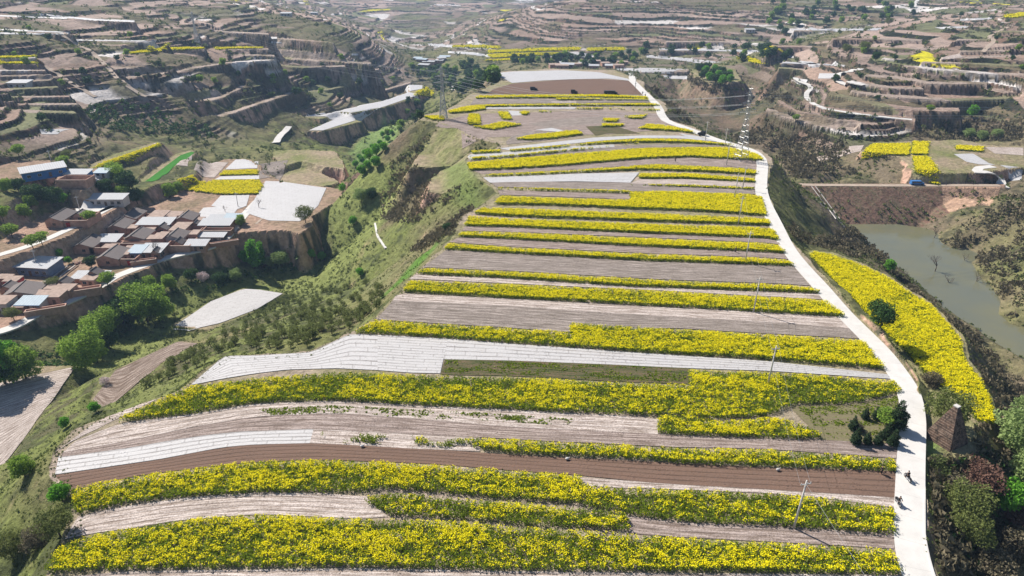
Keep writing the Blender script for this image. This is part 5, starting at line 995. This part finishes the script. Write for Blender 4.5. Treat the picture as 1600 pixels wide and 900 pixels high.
house(298, 378, VZ, 3.2, 4.5, 'flat', 'tiny pale gatehouse between two yards', 3.2, nwin=0)
house(311, 378, VZ, 10.5, 4, 'shed', 'long low grey shed with a dark open front near the lane', 2.2, wall='char', cat='shed', nwin=3, door=False)  # shade behind the open front is painted as charcoal walls
yardwall(259, 395, VZ, 10, 6, 'large reddish box yard directly above the lane', 2.9)
house(291, 393, VZ, 8, 4.5, 'metal', 'small white roofed store beside the large reddish box yard', 2.6, wall='mud', nwin=2)
yardwall(329, 387, VZ, 11, 2, 'short brick parapet between the lane and the grey shed', 1.5, 'brick', rz=.42)
# lower left of the main village
house(117, 397, VZ, 8, 10, 'tile', 'tiled house set apart at the left, above the plank piles')
yardwall(141, 397, VZ, 10.5, 8, 'reddish yard right of the tiled house above the plank piles', 2.6)
house(151, 388, VZ, 8.5, 6, 'metal', 'white metal roofed house inside the yard above the plank piles', 3.0, nwin=2)
house(153, 416, VZ, 8.5, 10, 'tile', 'largest tiled house just above the lane at the village front')
yardwall(180, 415, VZ, 8, 9, 'reddish wall right of the largest tiled house', 2.6, gate=5)
house(203, 406, VZ, 5, 6, 'blue', 'pale blue roofed building next to the largest tiled house', 3.0, wall='blue_wall', nwin=1)
house(219, 405, VZ, 8.5, 7, 'metal', 'bright white roofed building nearest the lane bend', 3.0, wall='brick', nwin=2)
yardwall(205, 417, VZ, 9, 2.5, 'low wall along the lane below the bright white roof', 1.8, 'brick', rz=.35)
# left end
house(9, 429, VZ, 18, 8, 'metal', 'long blue walled hall with a white roof at the left end', 3.6, rz=-.12, wall='blue_wall', nwin=5)
house(8, 475, VZ, 10.5, 8.5, 'tile', 'tiled house at the left edge below the blue walled hall', rz=.15)
house(28, 487, VZ, 7.8, 5, 'blue', 'small house with a light blue edged roof on the cliff rim', 2.6, nwin=2, wall='conc')
house(62, 477, VZ, 7.5, 5, 'flat', 'flat brown house between the cliff rim and the yard', 3.0, nwin=1)
house(83, 467, VZ, 6.5, 5, 'flat', 'pinkish flat roofed shelter at the inner side of the lane', 3.0, nwin=1)
yardwall(104, 467, VZ, 11, 3, 'long pale topped mud wall beside the lane at the left end', 2.4, rz=.38)
house(112, 442, VZ, 12, 5.5, 'shed', 'low white canopy behind the long mud wall', 1.8, wall='mud', cat='shed', nwin=0, door=False)
house(8, 452, VZ, 5, 4, 'flat', 'small red fronted kiosk in the yard of the blue hall', 3.0, wall='redpaint', nwin=1)
house(-14, 490, VZ, 6, 6, 'flat', 'white walled house cut by the left edge of the photo', 3.4, wall='plaster', nwin=2)
yardwall(40, 497, VZ, 12, 2.5, 'reddish mud wall on the cliff rim at the left', 2.0, rz=.4)
rl = random.Random(77)
for i, (px, py, wd_, lb) in enumerate(((178,358,4,'behind the second tiled house'),(213,372,5,'below the long white metal roof'),(226,370,4,'between the long white roof and the brick box'),(246,366,4.5,'left of the large pink flat roof'),(247,378,3.5,'squeezed between brick box and cream gabled house'),
   (300,352,5,'right of the dark tiled house'),(301,361,4,'behind the house with teal doors'),(345,362,4,'at the right end of the teal door yard'),(340,356,3.5,'below the dark open shelter'),(274,392,3,'inside the large reddish box yard'),(186,409,4,'behind the largest tiled house'),(196,400,5,'north of the pale blue roof'),(238,406,3.5,'beside the bright white roof at the lane bend'),
   (136,386,4,'behind the tiled house above the plank piles'),(160,396,4.5,'below the white roof inside the yard above the planks'),(168,405,4,'between the two front tiled yards'),(48,460,4,'in the yard under the blue walled hall'),(72,462,4,'left of the pinkish shelter'),(92,455,4,'behind the pinkish shelter'),(20,490,4,'at the left rim below the tiled house'),(50,474,4,'between the light blue edged roof and the flat brown house'),(2,462,5,'cut by the left edge above the white walled house'),(-8,446,6,'beyond the left end of the blue walled hall'),(128,448,5,'behind the long mud wall'),(140,440,4,'at the end of the low canopy'),(262,352,3.5,'in front of the village back row'))):
    house(px, py, VZ, wd_, rl.uniform(3, 4.5), 'flat' if i % 3 else 'tile', 'small brown outbuilding '+lb, rl.uniform(2.1, 2.9), wall=rl.choice(['mud', 'brick', 'mud']), nwin=1, name='outbuilding', cat='outbuilding', rz=rl.uniform(-.06, .06))
sheet('yard', [(20,446),(60,441),(84,436)], [(38,462),(55,456),(66,446)], VZ, 'concrete', off=.1); sheet('yard', [(118,326),(140,322),(188,320)], [(120,342),(150,335),(184,322)], UZ, 'concrete', off=.12); sheet('yard', [(112,258+20),(160,272)], [(134,296),(158,280)], -22, 'concrete', off=.12)
o = empty('plank_stack', (*at(98, 424, VZ)[:2], VZ)); tag(o, 'row of pale planks laid out to dry behind the blue hall', 'planks')
for i in range(7): MB().box(-5+i*1.3, -4.4+i*1.3, -5, 5, .05, .25).build('plank', 'yard' if i % 2 else 'wood', o)
o = empty('rubble_pile', (*at(135, 410, VZ)[:2], VZ)); tag(o, 'heap of pale broken bricks beside the plank row', 'rubble')
for i in range(9): MB().blob((random.uniform(-4, 4), random.uniform(-3, 3), .2), (random.uniform(.5, 1.2), random.uniform(.5, 1), .6), 7, 5, .25).build('heap', 'flat' if i % 2 else 'mud', o)
# cluster far beyond the plateau and lone houses
rl = random.Random(9)
for i in range(16):
    px = rl.uniform(845, 975); py = rl.uniform(99, 108)
    house(px, py, None, rl.uniform(9, 14), rl.uniform(6, 8), rl.choice(['metal', 'flat', 'tile', 'flat']), 'small house of the distant hamlet beyond the plateau end', 3.2, rz=rl.uniform(-.2, .2), nwin=2)['group'] = 'houses of the distant hamlet'
for i in range(8):
    px = rl.uniform(635, 700); py = rl.uniform(92, 104)
    house(px, py, None, rl.uniform(10, 15), rl.uniform(6, 8), rl.choice(['metal', 'blue', 'flat']), 'small house in the wooded side valley on the left', 3.2, rz=rl.uniform(-.4, .4), nwin=2)['group'] = 'houses in the side valley'
for px, py, lb in ((438, 25, 'lone white farmhouse on the crest of the left spur'), (485, 22, 'farm building right of the white farmhouse on the left spur'), (1165, 52, 'small white house at the foot of the middle hill'), (12, 130+4, 'tiny white house low on the left hill')):
    house(px, py, None, 12, 7, 'metal', lb, 3.2, wall='plaster', nwin=2)

# ------------------------------------------------------------------ brick pyramid by the road
bz = -1.2; A_ = onz([(1484,707)], bz)[0]; B_ = onz([(1464,683)], bz)[0]; D_ = onz([(1511,688)], bz)[0]
e1 = Vector((*(B_-A_), 0)); e2 = Vector((*(D_-A_), 0)); sd_ = 5.0; a1 = math.atan2(e2.y, e2.x)-.12
o = empty('brick_pyramid', (float(A_[0]), float(A_[1]), bz-.2), a1); tag(o, 'weathered four sided brick pyramid with a flat stone cap beside the road', 'monument')
hp = 7.2; s0 = 5.0; c0 = s0/2; tp = .35
b = MB(); n0 = 11
for lv in range(n0):                                        # courses taper upward, first two almost upright
    f0 = lv/n0; f1 = (lv+1)/n0; w0 = s0/2+(tp-s0/2)*f0**1.12; w1 = s0/2+(tp-s0/2)*f1**1.12; z0 = hp*f0; z1 = hp*f1; k = len(b.v)
    for ww, zz in ((w0, z0), (w1, z1)): b.v += [(c0-ww, c0-ww, zz), (c0+ww, c0-ww, zz), (c0+ww, c0+ww, zz), (c0-ww, c0+ww, zz)]
    for i in range(4): j = (i+1) % 4; b.f.append((k+i, k+j, k+4+j, k+4+i))
b.build('body', 'old_brick', o); MB().box(c0-.42, c0+.42, c0-.42, c0+.42, hp-.02, hp+.16).build('cap', 'conc', o); MB().box(-.2, s0+.2, -.2, s0+.2, -.8, .12).build('plinth', 'old_brick', o)

# ------------------------------------------------------------------ pylons, poles and wires
def pylon(px, py, z, h, label, rz=0.0, bw=None):
    X, Y, Z = at(px, py, z); o = empty('lattice_pylon', (X, Y, Z), rz); tag(o, label, 'pylon'); bw = bw or h*.075; wz = h*.62; ww = h*.018; r = h*.0022+.02+(.05 if z is None else 0)
    def wd(t): return bw+(ww-bw)*min(t/.62, 1)
    legs = MB(); br = MB(); nseg = 12
    lv = [i/nseg for i in range(nseg+1)]
    for i in range(nseg):
        a, c = lv[i], lv[i+1]; wa, wc = wd(a), wd(c); za, zc = a*h, c*h
        ca = [(-wa, -wa), (wa, -wa), (wa, wa), (-wa, wa)]; cc = [(-wc, -wc), (wc, -wc), (wc, wc), (-wc, wc)]
        for k in range(4):
            j = (k+1) % 4; legs.bar((*ca[k], za), (*cc[k], zc), r*1.3); br.bar((*ca[k], za), (*cc[j], zc), r*.7); br.bar((*ca[j], za), (*cc[k], zc), r*.7); br.bar((*cc[k], zc), (*cc[j], zc), r*.7)
    legs.build('legs', 'steel', o); br.build('bracing', 'steel', o)
    for zz, L in ((.70, .16), (.82, .13), (.94, .10)):
        a = MB(); L = L*h
        for sg in (-1, 1): a.bar((0, 0, zz*h), (sg*L, 0, zz*h), r).bar((0, 0, zz*h+h*.035), (sg*L, 0, zz*h), r*.8); 
        arm = a.build('cross_arm', 'steel', o)
        i_ = MB()
        for sg in (-1, 1): i_.bar((sg*L, 0, zz*h), (sg*L, 0, zz*h-.8), .1)
        i_.build('insulators', 'char', arm)
    return o, Vector((X, Y, Z)), h, rz
p1 = pylon(1157, 250, 0, 27, 'tall lattice pylon beside the bend of the road on the plateau', .5)
p2 = pylon(309, 69, None, 26, 'lattice pylon standing on the left hill')
p3 = pylon(693, 186, None, 24, 'lattice pylon at the rim above the side valley')
M['wire'] = m_plain('wire', (.35, .36, .38), .5, .1, 1)
def wire(p, q, sag, r, label, grp):
    b = MB(); pts = []
    for i in range(15):
        t = i/14; v = Vector(p).lerp(Vector(q), t); v.z -= sag*4*t*(1-t); pts.append(v)
    for i in range(14): b.bar(pts[i], pts[i+1], r, r, 3)
    tag(b.build('power_line', 'wire'), label, 'cable', grp)
far_l = Vector((-420, 620, 30)); far_r = Vector((420, 330, 15))
for zz, L in ((.70, .16), (.82, .13), (.94, .10)):
    for sg in (-1, 1):
        c_, s_ = math.cos(.5), math.sin(.5); a = p1[1]+Vector((sg*L*27*c_, sg*L*27*s_, zz*27-.8)); e = p3[1]+Vector((sg*L*24, 0, zz*24-.8))
        wire(a, e, 6, .05, 'high voltage line between the road pylon and the rim pylon', 'lines between road pylon and rim pylon')
        wire(a, far_r+Vector((sg*3, sg*3, zz*27-20)), 6, .05, 'high voltage line running right from the road pylon over the gully', 'lines right of the road pylon')
        wire(e, p2[1]+Vector((sg*L*26, 0, zz*26-.8)), 8, .05, 'high voltage line between the rim pylon and the left hill pylon', 'lines to the left hill pylon')
def pole(px, py, z, h, label, lean=0.02):
    X, Y, Z = at(px, py, z); o = empty('utility_pole', (X, Y, Z)); o.rotation_euler = (0, lean, .2); tag(o, label, 'utility pole')
    MB().bar((0, 0, -.5), (0, 0, h), .17, .11, 10).build('shaft', 'conc', o, True)
    a = MB().box(-.8, .8, -.06, .06, h-.75, h-.63).build('cross_arm', 'steel', o)
    for sx in (-.72, 0.25, .72): MB().bar((sx, 0, h-.62), (sx, 0, h-.38), .07, .05, 8).build('insulator', 'plaster', a)
    return Vector((X, Y, Z+h-.4)), o
PL = []
for px, py, h, lb in ((1240,826,9,'utility pole nearest the viewer, lower right of the fields'), (1199,604,9,'second utility pole, on the edge of the patchy rapeseed block'), (1177,488,9,'third utility pole, on the thin white strip with a long shadow'), (1164,411,9,'fourth utility pole, at the lower edge of a thin rapeseed strip'), (1153,352,9,'fifth utility pole counted from the viewer'), (1147,313,9,'sixth utility pole counted from the viewer'),
    (1135,258,9,'utility pole just left of the lattice pylon'), (1132,231,8,'utility pole behind the pole left of the pylon'), (1102,219,8,'utility pole beside the far road curve'), (992,143,8,'farthest utility pole at the end of the plateau'), (1160,296,8,'utility pole with crossarm below the pylon')):
    PL.append(pole(px, py, 0, h, lb)[0])
for i, (a, b_) in enumerate(((0, 1), (1, 2), (2, 3), (3, 4), (4, 5), (5, 6), (6, 7), (7, 8))):
    for sx in (-.72, .72): wire(PL[a]+Vector((sx, 0, 0)), PL[b_]+Vector((sx, 0, 0)), .8, .018, 'thin wire strung between the utility poles', 'wires between the utility poles')
wire(PL[0]+Vector((0, 0, 0)), PL[0]+Vector((6, -70, 1)), .8, .02, 'thin wire running out of the photo from the nearest pole', 'wires between the utility poles')
for px, py, z, h, lb in ((82, 260, None, 8, 'utility pole behind the blue-sided shed'), (61, 424, VZ, 9, 'utility pole behind the blue walled hall'), (125, 330, UZ, 7, 'street pole left of the white hall'), (372, 323, -36, 7, 'slim pole at the lane beside the film plots')): pole(px, py, z, h, lb)

# ------------------------------------------------------------------ people and vehicles
def skinned(name, verts, edges, radii, mat, parent, sub=1):
    me = bpy.data.meshes.new(name); me.from_pydata(verts, edges, []); o = bpy.data.objects.new(name, me); C.objects.link(o)
    m = o.modifiers.new('skin', 'SKIN'); m.use_smooth_shade = True
    for i, r in enumerate(radii): me.skin_vertices[0].data[i].radius = (r, r)
    me.skin_vertices[0].data[0].use_root = True
    s_ = o.modifiers.new('sub', 'SUBSURF'); s_.levels = sub; s_.render_levels = sub
    dg = bpy.context.evaluated_depsgraph_get(); ev = o.evaluated_get(dg); m2 = bpy.data.meshes.new_from_object(ev); o.modifiers.clear(); o.data = m2; m2.materials.clear(); m2.materials.append(M[mat])
    if parent: o.parent = parent
    return o
def person(loc, rz, label, pose='stand', coat='char', trousers='black', hat=None):
    o = empty('person', loc, rz); tag(o, label, 'person')
    if pose == 'stand': 
        hz = .92; kn = [(.10, .03, .48), (-.10, -.03, .48)]; ft = [(.11, .02, .06), (-.11, -.05, .06)]; el = [(.30, .0, 1.12), (-.30, .0, 1.12)]; hd = [(.31, .14, .88), (-.31, .14, .88)]; ch = (0, .02, 1.36); nk = (0, .03, 1.5); head = (0, .05, 1.64)
    else:            # seated on the motorbike, arms forward to the bars
        hz = .82; kn = [(.2, .38, .72), (-.2, .38, .72)]; ft = [(.2, .28, .28), (-.2, .28, .28)]; el = [(.30, .26, 1.08), (-.30, .26, 1.08)]; hd = [(.28, .52, 1.02), (-.28, .52, 1.02)]; ch = (0, .10, 1.27); nk = (0, .14, 1.42); head = (0, .18, 1.57)
    V = [(0, 0, hz), (0, ch[1]*.5, (hz+ch[2])/2), ch, nk, (head[0], head[1], head[2]-.06), (head[0], head[1], head[2]+.09)]; R_ = [.15, .145, .17, .06, .10, .085]; E = [(0, 1), (1, 2), (2, 3), (3, 4), (4, 5)]
    for k in (0, 1):
        sg = 1 if k == 0 else -1; b = len(V)
        V += [(sg*.10, 0, hz-.06), kn[k], ft[k], (ft[k][0], ft[k][1]+.18, ft[k][2]-.02)]; R_ += [.10, .07, .045, .045]; E += [(0, b), (b, b+1), (b+1, b+2), (b+2, b+3)]
        b = len(V); V += [(sg*.19, ch[1], ch[2]+.04), el[k], hd[k], (hd[k][0], hd[k][1]+.08, hd[k][2]-.02)]; R_ += [.07, .05, .035, .03]; E += [(2, b), (b, b+1), (b+1, b+2), (b+2, b+3)]
    skinned('body', V, E, R_, 'skin', o)
    JV = [V[0], V[1], V[2]]; JE = [(0, 1), (1, 2)]; JR = [.18, .175, .195]
    i0 = 6+4
    for base in (i0, i0+8): b = len(JV); JV += [V[base], V[base+1], tuple(Vector(V[base+1]).lerp(Vector(V[base+2]), .85))]; JE += [(2, b), (b, b+1), (b+1, b+2)]; JR += [.095, .072, .055]
    skinned('jacket', JV, JE, JR, coat, o)
    TV = [(0, 0, hz-.02)]; TE = []; TR = [.17]
    for base in (6, 14): b = len(TV); TV += [V[base], V[base+1], tuple(Vector(V[base+1]).lerp(Vector(V[base+2]), .85))]; TE += [(0, b), (b, b+1), (b+1, b+2)]; TR += [.12, .088, .065]
    skinned('trousers', TV, TE, TR, trousers, o)
    MB().blob((head[0], head[1]-.015, head[2]+.07), (.108, .118, .10), 10, 6).build('hair' if not hat else 'helmet', 'hair' if not hat else hat, o, True)
    MB().blob((head[0], head[1]+.1, head[2]+.0), (.018, .03, .03), 6, 4).build('nose', 'skin', o, True)
    return o
def motorbike(loc, rz, label, col='char'):
    o = empty('motorbike', loc, rz); tag(o, label, 'motorbike')
    for yy in (-.62, .68):
        w_ = MB(); n_ = 18
        for i in range(n_):
            a = 2*math.pi*i/n_; c = 2*math.pi*(i+1)/n_; w_.bar((0, yy+.27*math.cos(a), .31+.27*math.sin(a)), (0, yy+.27*math.cos(c), .31+.27*math.sin(c)), .05, .05, 6)
        t = w_.build('wheel', 'black', o); MB().bar((-.06, yy, .31), (.06, yy, .31), .12, .12, 10).build('hub', 'steel', t)
    MB().bar((0, -.62, .31), (0, -.1, .42), .05).bar((0, .68, .31), (0, .42, .95), .04).bar((0, -.1, .42), (0, .42, .8), .06).box(-.14, .14, -.2, .22, .25, .52).build('frame', 'steel', o)
    MB().blob((0, .2, .72), (.16, .3, .14), 10, 6).build('fuel_tank', col, o, True); MB().box(-.14, .14, -.75, -.02, .70, .80).build('saddle', 'black', o)
    MB().bar((-.36, .38, 1.0), (.36, .38, 1.0), .02).build('handlebar', 'steel', o); MB().blob((0, .52, .86), (.1, .08, .1), 8, 6).build('headlight', 'plaster', o, True); MB().box(-.1, .1, -.9, -.62, .45, .68).build('mudguard', col, o)
    return o
def rider(px, py, rz, lb_m, lb_p, coat, z=0):
    X, Y, Z = at(px, py, z); Z += .16; motorbike((X, Y, Z), rz, lb_m); person((X, Y-0*.1, Z), rz, lb_p, 'ride', coat)
rider(1417, 751, .05, 'dark motorbike farther up the road of the two near ones', 'rider in black on the motorbike farther up the road', 'black'); rider(1402, 789, 3.1, 'dark motorbike nearest the viewer at the left edge of the road', 'rider in charcoal jacket nearest the viewer at the road edge', 'char')
X, Y, Z = at(1376, 741, 0); person((X, Y, Z+.05), 1.2, 'person in dark clothes standing on the ploughed strip near the road', 'stand', 'black')
X, Y, Z = at(1149, 395, 0); person((X, Y, Z+.05), 2.0, 'person in dark clothes in the narrow gap between two rapeseed strips', 'stand', 'black')
X, Y, Z = at(1055, 253, 0); person((X, Y, Z+.05), 2.0, 'person in dark clothes on the tan arc left of the pylon', 'stand', 'black')
for i, (px, py) in enumerate(((1004,148),(1008,152),(993,134))): 
    X, Y, Z = at(px, py, 0); person((X, Y, Z+.16), 3.0, ('first walker on the far end of the road, closest to the rapeseed', 'second walker on the far end of the road, just behind the first', 'walker alone at the farthest bend of the road')[i], 'stand', ('black', 'char', 'black')[i])
def van(px, py, z, rz, label, body='char', L=5.5, name='van', cat='van'):
    X, Y, Z = at(px, py, z); o = empty(name, (X, Y, Z+.12), rz); tag(o, label, cat)
    MB().prism([(-L/2, .35), (L/2, .35), (L/2, 1.0), (L/2-.9, 1.2), (L/2-1.5, 1.95), (-L/2, 1.98)], -.9, .9).build('body', body, o)
    for xx in (-L/2+1, L/2-1):
        for yy in (-.92, .72): w_ = MB().bar((xx, yy, .35), (xx, yy+.2, .35), .34, .34, 14).build('wheel', 'black', o)
    MB().box(-L/2+.4, L/2-1.7, -.93, -.903, 1.2, 1.75).build('window', 'glass', o); MB().box(-L/2+.4, L/2-1.7, .903, .93, 1.2, 1.75).build('window', 'glass', o); MB().box(L/2-.02, L/2+.03, -.7, -.4, .65, .85).build('headlight', 'plaster', o); MB().box(L/2-.02, L/2+.03, .4, .7, .65, .85).build('headlight', 'plaster', o)
    return o
van(954, 147.5, 0, 0.05, 'dark van parked in the brown field behind the farthest rapeseed', 'char', 7.5); van(897, 146, 0, .1, 'tiny dark three-wheeler in the brown field left of the van', 'black', 3.6, 'cargo_tricycle', 'tricycle'); van(834, 141.5, 0, .2, 'tiny dark tractor at the left of the brown field', 'black', 4, 'tractor', 'tractor'); van(1096, 212, 0, 2.6, 'small dark vehicle on the road where it curves back', 'black', 3.2, 'small_car', 'car'); van(1432, 289, -24.5, 0, 'blue truck parked on the dam road', 'blue_sheet', 6.0, 'truck', 'truck')
# white stones and sack on the ploughed strip
for px, py, lb in ((566, 699, 'pale sack lying left of centre on the ploughed brown strip'), (886, 719, 'pale sack lying in the middle of the ploughed brown strip'), (1215, 736, 'pale sack lying toward the right of the ploughed brown strip')):
    X, Y, Z = at(px, py, 0); o = empty('sack', (X, Y, Z+.2), .4); tag(o, lb, 'sack'); MB().blob((0, 0, .16), (.36, .24, .18), 10, 7, .06).build('bag', 'plaster', o, True); MB().bar((.32, 0, .2), (.46, 0, .25), .05, .09, 8).build('tied_neck', 'plaster', o)
# steps down the dam and the water marker
for i, (a, b_) in enumerate((((1268,292),(1306,343)), ((1274,292),(1312,343)))):
    w0 = hit(resample([a, b_], 12)); b = MB()
    for j in range(11): b.bar((*w0[j], H(w0[j:j+1, 0], w0[j:j+1, 1])[0]+.25), (*w0[j+1], H(w0[j+1:j+2, 0], w0[j+1:j+2, 1])[0]+.25), .22)
    tag(b.build('dam_channel', 'conc'), ('left', 'right')[i]+' one of two narrow concrete channels down the dam face', 'channel')
# ------------------------------------------------------------------ air
hz = MB().box(-4000, 4000, -400, 7000, -120, 300).me('haze', 'wire'); hz.materials.clear()
m_ = bpy.data.materials.new('haze'); m_.use_nodes = True; t = m_.node_tree; t.nodes.clear(); o_ = t.nodes.new('ShaderNodeOutputMaterial'); v_ = t.nodes.new('ShaderNodeVolumePrincipled'); v_.inputs['Density'].default_value = 0.00015; v_.inputs['Color'].default_value = (.45, .66, 1, 1); v_.inputs['Anisotropy'].default_value = .1; t.links.new(v_.outputs[0], o_.inputs['Volume']); hz.materials.append(m_)
tag(link('haze', hz), kind='stuff')
